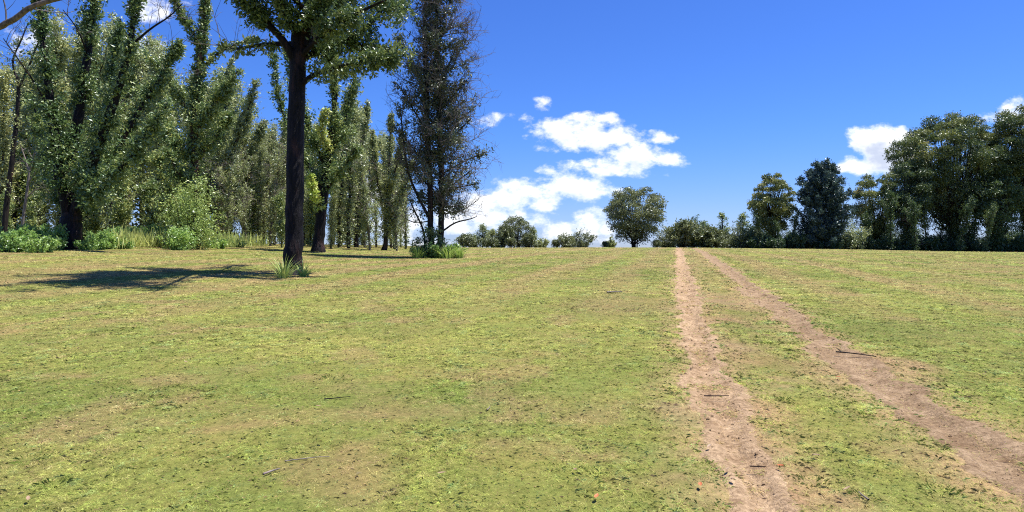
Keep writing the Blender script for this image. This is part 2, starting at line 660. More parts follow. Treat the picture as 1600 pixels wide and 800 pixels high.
def meadow_colour(x, y):
    """The meadow's own mean colour: lush, yellowing and worn places, mowing bands along the track."""
    d = np.hypot(x, y)
    n1 = fbm(x / 2.2, y / 2.2, 71, 4)
    n2 = fbm(x / 9., y / 6., 77, 3)
    t = np.clip(.5 + 1.7 * (n1 - .5) + 1.4 * (n2 - .5), 0, 1)
    c = lerp(GREEN, LIME, t)
    off = x - np.interp(y, LINES[0][:, 1], LINES[0][:, 0])
    band = .5 + .5 * np.sin(off * 2 * np.pi / 2.7 + 2.2 * (fbm(y / 14, x / 8, 81, 2) - .5))
    band = band * .5 + .5 * vnoise(off / .8, y / 30., 83)
    c = lerp(c, lerp(STRAWC, BROWN, .55 + 0 * t), (.03 + .66 * sstep(.35, .8, band) * sstep(7, 26, d)) * (1 - .5 * sstep(0, 30, x - 8)))
    b = bareness(x, y)
    c = lerp(c, lerp(BROWN, STRAWC, .45 * n1), np.clip(b * .8, 0, 1))
    e, fe = 0, sstep(.34, .56, fbm(x / .3, y / .4, 69, 3))
    for (cx, cy_, rx, ry) in EARTHY:
        e = np.maximum(e, np.exp(-((x - cx) / rx) ** 2 - ((y - cy_) / ry) ** 2) * fe)
    return lerp(c, EARTH * .95, np.clip(e, 0, 1)), np.maximum(b, 1.25 * e)


def build_ground():
    def axis(lo_, hi_, near, step, grow):
        out = [0.0]
        s = step
        while out[-1] < hi_:
            s = step if out[-1] < near else s * grow
            out.append(out[-1] + s)
        neg = [0.0]
        s = step
        while neg[-1] > lo_:
            s = step if -neg[-1] < near else s * grow
            neg.append(neg[-1] - s)
        return np.array(neg[:0:-1] + out)
    xs = axis(-1500, 1500, 9, .12, 1.045)
    ys = axis(-300, 2500, 14, .10, 1.025)
    X, Y = np.meshgrid(xs, ys)
    Z = G(X, Y)
    rd = rut_dist(X, Y)
    rc = np.min([np.abs(X - np.interp(Y, LINES[k][:, 1], LINES[k][:, 0])) for k in range(2)], axis=0)
    Z = Z - .085 * (1 - sstep(.7, 1.05, rd)) * (rc < 1.2)          # the ground dips under the ruts, which are sheets of their own
    c, b = meadow_colour(X, Y)
    c = lerp(lerp(c, BROWN, .12 + 0 * X) * .66, EARTH * .85, np.clip(1.6 - rd * .5, 0, 1) * .9)  # turf colour darkened: shade in the gaps between blades is put into it
    V = np.stack([X, Y, Z], -1).reshape(-1, 3)
    ny, nx = X.shape
    i = (np.arange(ny - 1)[:, None] * nx + np.arange(nx - 1)[None]).ravel()
    Fq = np.stack([i, i + 1, i + nx + 1, i + nx], -1)
    m, N, L = new_mat('meadow')
    a = N.new('ShaderNodeAttribute')
    a.attribute_name = 'gcol'
    tc = N.new('ShaderNodeTexCoord')
    out = N.new('ShaderNodeOutputMaterial')
    bs = N.new('ShaderNodeBsdfPrincipled')
    bs.inputs['Roughness'].default_value = .95
    bs.inputs['Specular IOR Level'].default_value = .1
    n1 = N.new('ShaderNodeTexNoise')
    n1.inputs['Scale'].default_value = 16
    n1.inputs['Detail'].default_value = 7
    n1.inputs['Roughness'].default_value = .75
    L.new(tc.outputs['Object'], n1.inputs[0])
    n2 = N.new('ShaderNodeTexNoise')
    n2.inputs['Scale'].default_value = 1.3
    n2.inputs['Detail'].default_value = 6
    n2.inputs['Roughness'].default_value = .7
    L.new(tc.outputs['Object'], n2.inputs[0])
    r1 = N.new('ShaderNodeValToRGB')
    r1.color_ramp.elements[0].position, r1.color_ramp.elements[0].color = .3, (.42, .45, .36, 1)
    r1.color_ramp.elements[1].position, r1.color_ramp.elements[1].color = .72, (1.25, 1.2, 1.1, 1)
    L.new(n1.outputs['Fac'], r1.inputs[0])
    mu = N.new('ShaderNodeMixRGB')
    mu.blend_type = 'MULTIPLY'
    mu.inputs[0].default_value = 1
    L.new(a.outputs['Color'], mu.inputs[1])
    L.new(r1.outputs[0], mu.inputs[2])
    r2 = N.new('ShaderNodeValToRGB')
    r2.color_ramp.elements[0].position, r2.color_ramp.elements[0].color = .3, (.82, 1.0, .8, 1)
    r2.color_ramp.elements[1].position, r2.color_ramp.elements[1].color = .7, (1.2, 1.04, 1.08, 1)
    L.new(n2.outputs['Fac'], r2.inputs[0])
    m3 = N.new('ShaderNodeMixRGB')
    m3.blend_type = 'MULTIPLY'
    m3.inputs[0].default_value = 1
    L.new(mu.outputs[0], m3.inputs[1])
    L.new(r2.outputs[0], m3.inputs[2])
    L.new(m3.outputs[0], bs.inputs['Base Color'])
    bp = N.new('ShaderNodeBump')
    bp.inputs['Strength'].default_value = .55
    bp.inputs['Distance'].default_value = .04
    L.new(n1.outputs['Fac'], bp.inputs['Height'])
    L.new(bp.outputs[0], bs.inputs['Normal'])
    L.new(bs.outputs[0], out.inputs[0])
    me = mesh_np('ground', V, Fq, m, True, [('gcol', 'FLOAT_COLOR', 'POINT', c.reshape(-1, 3))])
    tag(obj('ground', me), kind='structure')


def earth_mat(k):
    m, N, L = new_mat('packed_earth')
    tc = N.new('ShaderNodeTexCoord')
    out = N.new('ShaderNodeOutputMaterial')
    bs = N.new('ShaderNodeBsdfPrincipled')
    bs.inputs['Roughness'].default_value = .95
    bs.inputs['Specular IOR Level'].default_value = .1

    def noise(scale, det, rough):
        n = N.new('ShaderNodeTexNoise')
        n.inputs['Scale'].default_value = scale
        n.inputs['Detail'].default_value = det
        n.inputs['Roughness'].default_value = rough
        L.new(tc.outputs['Object'], n.inputs[0])
        return n
    n1, n2, n3 = noise(3.6, 7, .72), noise(26, 6, .75), noise(6, 5, .7)
    r = N.new('ShaderNodeValToRGB')
    e = r.color_ramp.elements
    e[0].position, e[0].color = .32, (.25 * k, .16 * k, .088 * k, 1)
    e[1].position, e[1].color = .66, (.50 * k, .36 * k, .22 * k, 1)
    L.new(n1.outputs['Fac'], r.inputs[0])
    r2 = N.new('ShaderNodeValToRGB')
    e = r2.color_ramp.elements
    e[0].position, e[0].color = .32, (.42, .38, .34, 1)
    e[1].position, e[1].color = .62, (1.12, 1.12, 1.12, 1)
    L.new(n2.outputs['Fac'], r2.inputs[0])
    mu = N.new('ShaderNodeMixRGB')
    mu.blend_type = 'MULTIPLY'
    mu.inputs[0].default_value = .9
    L.new(r.outputs[0], mu.inputs[1])
    L.new(r2.outputs[0], mu.inputs[2])
    L.new(mu.outputs[0], bs.inputs['Base Color'])
    ad = N.new('ShaderNodeMath')
    ad.operation = 'ADD'
    L.new(n2.outputs['Fac'], ad.inputs[0])
    L.new(n3.outputs['Fac'], ad.inputs[1])
    bp = N.new('ShaderNodeBump')
    bp.inputs['Strength'].default_value = .9
    bp.inputs['Distance'].default_value = .035
    L.new(ad.outputs[0], bp.inputs['Height'])
    L.new(bp.outputs[0], bs.inputs['Normal'])
    L.new(bs.outputs[0], out.inputs[0])
    return m


def build_tracks():
    ys = [-10.0]
    while ys[-1] < 135:
        ys.append(ys[-1] + max(.045, .006 * abs(ys[-1])))
    ys = np.array(ys)
    nc = 31
    for k in range(2):
        c = np.interp(ys, LINES[k][:, 1], LINES[k][:, 0])
        c = np.convolve(np.pad(c, 4, 'edge'), np.ones(9) / 9, 'valid')
        t = np.linspace(-1, 1, nc)
        X = c[:, None] + t[None] * (HALF[k] * 1.9 * (1 + .004 * np.clip(ys, 0, 60)))[:, None]
        Y = np.repeat(ys[:, None], nc, 1)
        rd = rut_dist(X, Y)
        off = np.clip(.03 * (1.05 - rd), -.045, .006)
        Z = G(X, Y) + off - .045 * sstep(1.0, .2, rd) + .016 * (fbm(X / .13, Y / .13, 99, 3) - .5)
        Z[:, 0] = G(X, Y)[:, 0] - .08
        Z[:, -1] = G(X, Y)[:, -1] - .08
        V = np.stack([X, Y, Z], -1).reshape(-1, 3)
        i = (np.arange(len(ys) - 1)[:, None] * nc + np.arange(nc - 1)[None]).ravel()
        Fq = np.stack([i, i + 1, i + nc + 1, i + nc], -1)
        tag(obj('dirt_track', mesh_np('dirt_track', V, Fq, earth_mat((1.0, .78)[k]), True)), kind='structure')


def build_grass():
    rng = np.random.default_rng(5)
    m, N, L = new_mat('grass_blade')
    a = N.new('ShaderNodeAttribute')
    a.attribute_name = 'col'
    df = N.new('ShaderNodeBsdfDiffuse')
    tr = N.new('ShaderNodeBsdfTranslucent')
    mx = N.new('ShaderNodeMixShader')
    mx.inputs[0].default_value = .45
    ge = N.new('ShaderNodeNewGeometry')
    vm = N.new('ShaderNodeVectorMath')
    vm.operation = 'MULTIPLY_ADD'          # soft, rounded blades: their normals lean upwards
    vm.inputs[1].default_value = (.55, .55, .55)
    vm.inputs[2].default_value = (0, 0, .6)
    L.new(ge.outputs['Normal'], vm.inputs[0])
    vn = N.new('ShaderNodeVectorMath')
    vn.operation = 'NORMALIZE'
    L.new(vm.outputs[0], vn.inputs[0])
    L.new(vn.outputs[0], df.inputs['Normal'])
    L.new(a.outputs['Color'], df.inputs[0])
    L.new(a.outputs['Color'], tr.inputs[0])
    L.new(df.outputs[0], mx.inputs[1])
    L.new(tr.outputs[0], mx.inputs[2])
    o = N.new('ShaderNodeOutputMaterial')
    L.new(mx.outputs[0], o.inputs[0])
    Vs, Cs = [], []
    # (nearest, farthest, blades per m2, blade length, blade width)
    for (d0, d1, dens, ln, wd) in ((1.6, 5.5, 18000, .038, .0023), (5.5, 9, 9500, .040, .0034), (9, 16, 3600, .046, .0060), (16, 30, 620, .058, .016), (30, 54, 170, .07, .032), (54, 112, 22, .09, .07)):
        x0, x1 = -1.02 * d1 - 1, 1.02 * d1 + 1
        n = int((x1 - x0) * (d1 - d0) * dens)
        y = rng.uniform(d0, d1, n)
        x = rng.uniform(x0, x1, n)
        k = np.abs(x) < y * .86 + 1.2
        x, y = x[k], y[k]
        rd = rut_dist(x, y)
        c, b = meadow_colour(x, y)
        tuft = fbm(x / .16, y / .16, 41, 2)
        lush = fbm(x / .6, y / .6, 43, 3)
        keep = np.clip(1.05 - .62 * b, .1, 1) * sstep(.7, 1.9, rd) + .025 + .09 * sstep(.35, 1., rd) + .35 * sstep(.58, .72, fbm(x / .22, y / .3, 47, 2)) * (rd < 1) * (y < 30)
        keep *= .5 + .5 * sstep(.3, .55, tuft)
        k = rng.uniform(0, 1, len(x)) < keep
        x, y, c, b, tuft, lush, rd = x[k], y[k], c[k], b[k], tuft[k], lush[k], rd[k]
        n = len(x)
        r = rng.uniform(0, 1, n)
        dead = r < (.15 + .5 * b + .2 * sstep(.6, .3, lush) + .45 * (rd < 1))
        cs = {1.6: .042, 5.5: .06, 9: .09, 16: .16, 30: .3, 54: .55}[d0]
        v1, v2 = vnoise(x / cs, y / cs, 111), vnoise(x / (cs * 1.4) + 31, y / (cs * 2.2), 113)
        v1 = np.clip(.5 + (v1 - .5) * 1.5 + rng.normal(0, .12, n), 0, 1)
        col = lerp(c, np.array([.25, .32, .13]), .65 * sstep(.36, .12, v2))
        col = lerp(col, np.array([.38, .27, .165]), .55 * sstep(.62, .85, v2) * (.55 + .45 * sstep(.3, .6, b + .3)))
        col = col * (.52 + 1.18 * v1)[:, None] * rng.uniform(.88, 1.42, n)[:, None] * (.9 + .3 * lush)[:, None]
        col[dead] = lerp(BROWN * 1.1, STRAWC * 1.55, rng.uniform(0, 1, dead.sum()))
        l = ln * rng.uniform(.55, 1.3, n) * (.6 + .8 * lush) * (1 + .5 * np.clip(1.5 - np.abs(rd - 1.6), 0, 1) * .6)
        an = rng.uniform(0, 2 * np.pi, n)
        lean = np.clip(rng.normal(1.25, .25, n) + .3 * dead, .1, 1.52)
        dx, dy = np.cos(an) * np.sin(lean), np.sin(an) * np.sin(lean)
        dz = np.maximum(np.cos(lean), .03)
        A = np.stack([dx, dy, dz], -1)
        side = np.stack([-np.sin(an), np.cos(an), 0 * an], -1)
        side = unit(side + rng.normal(0, .5, (n, 3)))
        base = np.stack([x, y, G(x, y) - .004 + np.where(rd < 1, -.012, 0)], -1)
        w = (wd * rng.uniform(.6, 1.3, n))[:, None]
        mid = base + A * (l * .55)[:, None]
        tip = base + unit(A + np.stack([dx * .6, dy * .6, -.35 * np.ones(n)], -1)) * l[:, None]
        V = np.stack([base - side * w * .5, base + side * w * .5, mid + side * w * .42, tip, mid - side * w * .42], 1)
        Vs.append(V.reshape(-1, 3))
        Cs.append(np.clip(col, 0.005, .75))
    # coarser, darker clumps that the mower left standing
    for k in range(45):
        yy = 3 + 27 * rng.uniform() ** 1.3
        xx = rng.uniform(-.9, .9) * yy
        c0 = np.interp(yy, LINES[0][:, 1], LINES[0][:, 0])
        if k % 3 == 0:
            xx = c0 + rng.uniform(.35, 1.3)
        if rut_dist(np.array([xx]), np.array([yy]))[0] < 1.2:
            continue
        nb = int(rng.uniform(25, 70))
        rr = rng.uniform(.03, .11)
        an = rng.uniform(0, 2 * np.pi, nb)
        q = rr * np.sqrt(rng.uniform(0, 1, nb))
        bx, by = xx + q * np.cos(an), yy + q * np.sin(an)
        lean = rng.uniform(.5, 1.4, nb)
        A = np.stack([np.cos(an) * np.sin(lean), np.sin(an) * np.sin(lean), np.cos(lean)], -1)
        side = np.stack([-np.sin(an), np.cos(an), 0 * an], -1)
        l = rng.uniform(.025, .06, nb)[:, None]
        w = np.maximum(.0024, .0005 * yy) * rng.uniform(.7, 1.3, nb)[:, None]
        base = np.stack([bx, by, G(bx, by) - .004], -1)
        tip = base + unit(A + np.array([0, 0, -.35])) * l
        mid = base + A * l * .55
        Vs.append(np.stack([base - side * w * .5, base + side * w * .5, mid + side * w * .45, tip, mid - side * w * .45], 1).reshape(-1, 3))
        Cs.append(np.clip(GREEN * rng.uniform(.8, 1.3) * rng.uniform(.8, 1.2, nb)[:, None], 0, 1))
    V = np.concatenate(Vs)
    Fq = np.arange(len(V), dtype=np.int32).reshape(-1, 5)
    me = mesh_np('grass', V, Fq, m, False, [('col', 'FLOAT_COLOR', 'FACE', np.concatenate(Cs))])
    tag(obj('grass', me), 'short mown grass with yellowed and worn patches over the meadow', 'grass', kind='stuff')
    print('blades', len(Fq))


build_ground()
build_tracks()
build_grass()


# ------------------------------------------------------------------ trees
def hero(name, label, base_px, d, trunk, limbs, seed, bark, leafm, twigm='twig', extra=None, group=None, cat='tree', aspect=.5):
    """A tree laid out limb by limb. trunk / limbs: lists of (px, py, depth offset, radius) waypoints, with a leaf recipe for each limb."""
    rng = np.random.default_rng(seed)
    base = ground_pt(base_px, d)
    tb, tw, lv = Tubes(), Tubes(), Leaves(seed)

    def path(W):
        W = np.asarray(W, float)
        Q = np.column_stack([np.array([ray(a, b, d + c) for a, b, c in W[:, :3]]), W[:, 3]])
        Q = smooth_path(Q, 5)
        P = Q[:, :3].copy()
        j = rng.normal(0, 1, P.shape) * Q[:, 3:4] * .06
        j[0] = 0
        return P + j, np.maximum(Q[:, 3], .004)
    P, r = path(trunk)
    k0 = np.array([base + [0, 0, -.4]])
    P = np.vstack([k0, [base + [0, 0, .02]], P[1:]])
    r = np.concatenate([[r[0] * 1.5, r[0] * 1.35], r[1:]])
    tb.add(P, r, 14)
    info = {'trunk': P}
    for (W, rec) in limbs:
        P, r = path(W)
        tb.add(P, r, 7)
        if rec.get('n'):
            lv.sleeve(P, rec['n'], rec.get('L', (.5, 1.1)), rec.get('per', 14), rec.get('size', .11), rec.get('tone', .4), rec.get('up', .55),
                      rec.get('t0', 0), rec.get('t1', 1), rec.get('jit', .1), rec.get('taper', .3), rec.get('droop', .3), rec.get('clump', .4))
        if rec.get('tw'):
            twigs(rng, tw, P, rec['tw'], rec.get('twL', 2.0), rec.get('twr', .018), rec.get('twd', 2), rec.get('tw0', .3), 1., rec.get('twup', .15), rec.get('tws', .8), .14, rec.get('twk', 4))
    if extra:
        extra(rng, tb, tw, lv, base, info)
    o = thing(name, label, cat, base, group=group)
    obj('trunk', tb.mesh('trunk', M[bark], base, tw, M[twigm]), o)
    if lv.C:
        obj('crown', lv.mesh('crown', M[leafm], base, aspect), o)
    return o


# --- the large charred gum standing on the mown grass, its crown running out of the top of the picture
def main_crown(rng, tb, tw, lv, base, info):
    top = base + np.array([.5, 0, 0])
    for k in range(24):
        a = rng.uniform(0, 2 * np.pi)
        h = rng.uniform(8.7, 14.2)
        if 3.9 < a < 5.5 and h < 9.5:
            h += 2.5
        b0 = top + np.array([0.02 * h, 0, h])
        Ln = rng.uniform(2.7, 4.7) * (1 - .3 * max(0, (h - 10) / 5)) * (1 if math.cos(a) > -.1 else .68)
        Q, rr = limb(rng, b0, [math.cos(a), math.sin(a) * 1.7 - .55, rng.uniform(.35, .9)], Ln, .10, .02, 7, .12, .03)
        Q[:, 1] = b0[1] + (Q[:, 1] - b0[1]) * 1.45 - np.linspace(0, 1.7, len(Q))
        tb.add(Q, rr, 6)
        lv.sleeve(Q, 44, (.3, .85), 21, .135, .50, .4, .25, 1., .08, .1, .35, .85)
        for j in range(3):
            t = rng.integers(2, 7)
            q2, r2 = limb(rng, Q[t], unit(Q[t] - Q[t - 1]) + rng.normal(0, .7, 3), 1.4, .03, .008, 4, .15, .02)
            tb.add(q2, r2, 4)
            lv.sleeve(q2, 22, (.35, .8), 17, .13, .45, .4, .1, 1., .10, .1, .35, .6)
    Q, rr = limb(rng, top + [.15, 0, 8], [0.02, 0, 1], 7.5, .30, .06, 8, .04)
    tb.add(Q, rr, 8)
    lv.sleeve(Q, 260, (.5, 1.3), 15, .15, .4, .4, .1, 1., .12, .3, .35, .4)


hero('charred_gum_tree', 'tall charred black gum trunk standing alone on the mown grass beside its shade', 458, 24,
     [(458, 432, 0, .36), (458, 412, 0, .335), (459, 385, 0, .315), (460, 330, 0, .305), (461, 250, 0, .295), (463, 160, 0, .285), (466, 80, 0, .27), (468, 40, 0, .25)],
     [
         ([(465, 105, 0, .15), (440, 60, -.4, .13), (405, 25, -.6, .11), (378, 0, -.8, .09), (350, -35, -1, .05)], dict(n=170, L=(.3, .75), size=.125, per=18, t0=.45, tone=.38)),
         ([(467, 95, 0, .14), (500, 78, .3, .11), (545, 62, .6, .10), (575, 40, .8, .09), (598, 12, 1, .07), (612, -30, 1, .04)], dict(n=230, L=(.3, .85), size=.125, per=18, t0=.12, tone=.42)),
         ([(465, 70, 0, .12), (430, 68, .3, .08), (395, 72, .5, .06), (365, 76, .8, .04), (340, 70, 1, .02)], dict(n=60, L=(.2, .45), size=.14, per=9, t0=.25, tone=.55, tw=5, twL=1.6, twr=.02, twd=2, tw0=.4, twk=2)),
         ([(468, 60, 0, .12), (492, 25, -.8, .10), (520, -20, -1.4, .07)], dict(n=120, L=(.3, .8), size=.125, per=18, t0=.2)),
         ([(466, 60, 0, .12), (446, 20, -.9, .10), (430, -30, -1.4, .07)], dict(n=120, L=(.3, .8), size=.125, per=18, t0=.2)),
         ([(545, 62, .6, .05), (575, 75, .9, .04), (612, 88, 1.2, .02)], dict(n=110, L=(.3, .7), size=.15, per=15, tone=.55)),
         ([(500, 78, .3, .05), (520, 100, .6, .04), (545, 112, .9, .02)], dict(n=70, L=(.25, .6), size=.125, per=18, tone=.5)),
         ([(466, 138, 0, .12), (488, 118, -.3, .09), (530, 104, -.5, .07), (572, 98, -.6, .05), (612, 92, -.6, .035), (640, 84, -.6, .015)], dict(n=170, L=(.25, .7), size=.125, per=18, t0=.15, tone=.52, clump=.7)),
         ([(467, 90, 0, .10), (510, 50, -1, .08), (560, 20, -1.6, .06), (615, -6, -2, .03)], dict(n=150, L=(.3, .8), size=.125, per=18, t0=.2, tone=.45, clump=.7)),
     ], 11, 'bark_char', 'leaf_dark', extra=main_crown)

# --- broad many-stemmed gum among the weeds on the left
EP = dict(L=(.3, 1.75), size=.160, per=25, tone=.40, up=.95, clump=.5, taper=.68)


def ep(n, **k):
    d = dict(EP, n=int(n * 1.15))
    d.update(k)
    return d


hero('regrowth_gum_tree', 'broad many-stemmed gum clothed in leaves from its thick black fork among the weeds', 110, 36,
     [(110, 394, 0, .60), (110, 375, 0, .55), (111, 352, 0, .52), (110, 330, 0, .46)],
     [
         ([(108, 345, 0, .30), (92, 270, -.6, .25), (84, 200, -.8, .22), (72, 110, -1, .17), (62, 20, -1, .12), (55, -70, -1, .07)], ep(330, tone=.33, t0=.1)),
         ([(110, 345, 0, .34), (112, 240, .3, .28), (126, 160, .4, .24), (137, 80, .4, .2), (146, 0, .5, .15), (150, -80, .5, .09)], ep(300, t0=.14, clump=.6)),
         ([(112, 345, 0, .30), (146, 250, -.9, .24), (178, 160, -1.4, .2), (200, 80, -1.6, .15), (214, -20, -1.6, .09)], ep(330, t0=.1)),
         ([(114, 340, 0, .26), (160, 265, .8, .2), (208, 190, 1.4, .16), (248, 125, 1.8, .1), (280, 70, 2, .05)], ep(330, tone=.42, tw=5, twL=2.4, tw0=.7, twup=.25, twk=3)),
         ([(112, 335, 0, .2), (150, 300, -1.4, .15), (196, 255, -2.2, .12), (235, 205, -2.6, .07), (262, 160, -2.8, .04)], ep(240, t0=.14)),
         ([(108, 335, 0, .18), (90, 300, 1.0, .14), (70, 240, 1.6, .1), (58, 190, 2, .06), (50, 150, 2, .03)], ep(160, t0=.14)),
         ([(112, 330, 0, .2), (130, 270, 2, .16), (160, 190, 3, .12), (175, 120, 3.4, .09), (188, 30, 3.6, .05)], ep(260, tone=.34, t0=.12)),
         ([(200, 75, -1.6, .07), (235, 45, -1.8, .05), (265, 25, -2, .035), (285, 5, -2, .02)], dict(tw=9, twL=1.8, twr=.02, twd=2, tw0=.2, twup=.3, twk=3)),
         ([(84, 190, -.8, .05), (60, 140, -1.4, .04), (30, 95, -2, .03), (5, 60, -2.4, .02)], dict(tw=7, twL=1.6, twr=.02, tw0=.3, twk=3)),
         ([(137, 85, .4, .05), (120, 45, -1, .035), (98, 15, -1.6, .02)], dict(tw=6, twL=1.5, twr=.02, tw0=.2, twup=.3, twk=3)),
     ], 12, 'bark_char', 'leaf_gum')

# --- straight columnar gum with a leafy sleeve, beside the pale sapling
hero('regrowth_gum_tree', 'tall straight leafy gum rising behind the pale green sapling, red bark showing', 300, 44,
     [(300, 394, 0, .34), (300, 340, 0, .31), (303, 270, 0, .28), (303, 200, 0, .25), (310, 120, 0, .21), (318, 40, 0, .16), (324, -40, 0, .1)],
     [
         ([(301, 330, 0, .2), (303, 200, 0, .2), (310, 120, 0, .18), (318, 40, 0, .14), (324, -40, 0, .09)], ep(520, L=(.5, 1.2), clump=.75, tone=.42)),
         ([(303, 215, 0, .14), (330, 170, -.8, .11), (355, 135, -1.2, .07), (372, 110, -1.4, .03)], ep(190, tone=.45)),
         ([(304, 190, 0, .12), (278, 150, .6, .09), (256, 118, 1, .06), (238, 95, 1.2, .03)], ep(170, tone=.45, tw=4, twL=1.8, tw0=.6, twk=3)),
         ([(303, 250, 0, .12), (332, 220, 1, .09), (356, 185, 1.6, .05)], ep(150, tone=.42)),
         ([(303, 250, 0, .12), (272, 222, -1, .09), (248, 190, -1.6, .05)], ep(150, tone=.4)),
         ([(302, 290, 0, .12), (278, 270, -1.5, .09), (262, 235, -2, .05)], ep(130, tone=.4)),
         ([(312, 110, 0, .09), (338, 85, .4, .07), (372, 68, .6, .05), (400, 62, .8, .03)], ep(60, L=(.3, .6), tone=.5, tw=8, twL=2.4, twup=.5, tw0=.4, twk=3)),
         ([(315, 70, 0, .08), (290, 35, -.6, .05), (270, -5, -1, .03)], ep(70, L=(.4, .8), tw=5, twL=1.6, tw0=.3, twup=.3, twk=3)),
     ], 13, 'bark_red', 'leaf_gum')

# --- grey-green gum with two pointed leaders
hero('regrowth_gum_tree', 'grey-green gum with feathery pointed branches against the blue sky', 338, 56,
     [(338, 392, 0, .34), (340, 330, 0, .3), (344, 260, 0, .26), (350, 190, 0, .2), (358, 120, 0, .12)],
     [
         ([(340, 330, 0, .2), (346, 240, 0, .18), (352, 170, 0, .14), (362, 95, 0, .05)], ep(330, size=.19, L=(.7, 1.5), tone=.45)),
         ([(345, 270, 0, .15), (372, 215, -1, .11), (388, 170, -1.4, .07), (400, 128, -1.6, .03)], ep(230, size=.19, L=(.6, 1.3), tone=.48)),
         ([(343, 300, 0, .14), (374, 265, 1, .1), (398, 225, 1.4, .06), (412, 190, 1.6, .03)], ep(200, size=.19, L=(.6, 1.2), tone=.45)),
         ([(342, 300, 0, .14), (318, 255, 1, .1), (306, 200, 1.4, .06)], ep(190, size=.19, tone=.42)),
         ([(341, 340, 0, .12), (368, 320, -1, .08), (386, 295, -1.5, .04)], ep(150, size=.19, tone=.42)),
     ], 14, 'bark_dark', 'leaf_grey')

# --- dark gum behind the charred trunk
hero('regrowth_gum_tree', 'dark leaning gum close behind the charred trunk with bright green tufts on its bark', 497, 46,
     [(497, 388, 0, .38), (500, 350, 0, .35), (506, 300, 0, .31), (512, 250, 0, .27), (520, 200, 0, .22), (524, 140, 0, .15)],
     [
         ([(502, 340, 0, .2), (512, 250, 0, .2), (520, 200, 0, .18), (522, 150, 0, .14), (520, 95, 0, .06)], ep(260, L=(.5, 1.1), clump=.75, tone=.42)),
         ([(510, 265, 0, .16), (488, 215, -.8, .12), (470, 165, -1.2, .1), (455, 110, -1.4, .06), (446, 70, -1.4, .03)], ep(260, tone=.36)),
         ([(506, 300, 0, .14), (478, 250, 1, .11), (446, 190, 1.6, .09), (432, 130, 1.8, .06), (428, 90, 1.8, .03)], ep(240, tone=.35)),
         ([(515, 240, 0, .12), (535, 200, .8, .09), (548, 150, 1.2, .05), (556, 120, 1.2, .03)], ep(170, tone=.4)),
         ([(508, 300, 0, .10), (534, 265, -.8, .07), (556, 235, -1.2, .03)], ep(110, tone=.4, tw=5, twL=2., tw0=.4, twk=3)),
         ([(503, 330, 0, .05), (490, 300, -1.2, .04), (486, 270, -1.5, .02)], ep(70, L=(.3, .7), tone=.95)),
         ([(514, 240, 0, .06), (502, 205, -1.5, .04), (508, 175, -1.8, .02)], ep(90, L=(.4, .8), tone=.78)),
     ], 15, 'bark_char', 'leaf_gum')


# --- twin-trunked tree full of dead twigs, a bush round its foot
def twin_twigs(rng, tb, tw, lv, base, info):
    for k in range(105):
        h = rng.uniform(2.4, 17.5)
        a = rng.uniform(0, 2 * np.pi)
        rad = 3.3 * math.sqrt(max(.1, 1 - abs(h - 8) / 12)) * rng.uniform(.6, 1.1)
        b0 = base + np.array([.1 + .012 * h, 0, h])
        Q, rr = limb(rng, b0, [math.cos(a), math.sin(a), rng.uniform(-.05, .7)], rad, .04, .008, 6, .12, .02)
        tw.add(Q, rr, 4)
        twigs(rng, tw, Q, 12, 1.3, .017, 2, .25, 1, .1, .8, .16, 4)
        if rng.uniform() < .7:
            lv.sleeve(Q, 34, (.25, .6), 10, .14, .35, .4, .0, .8, .1, .2, .3, .3)


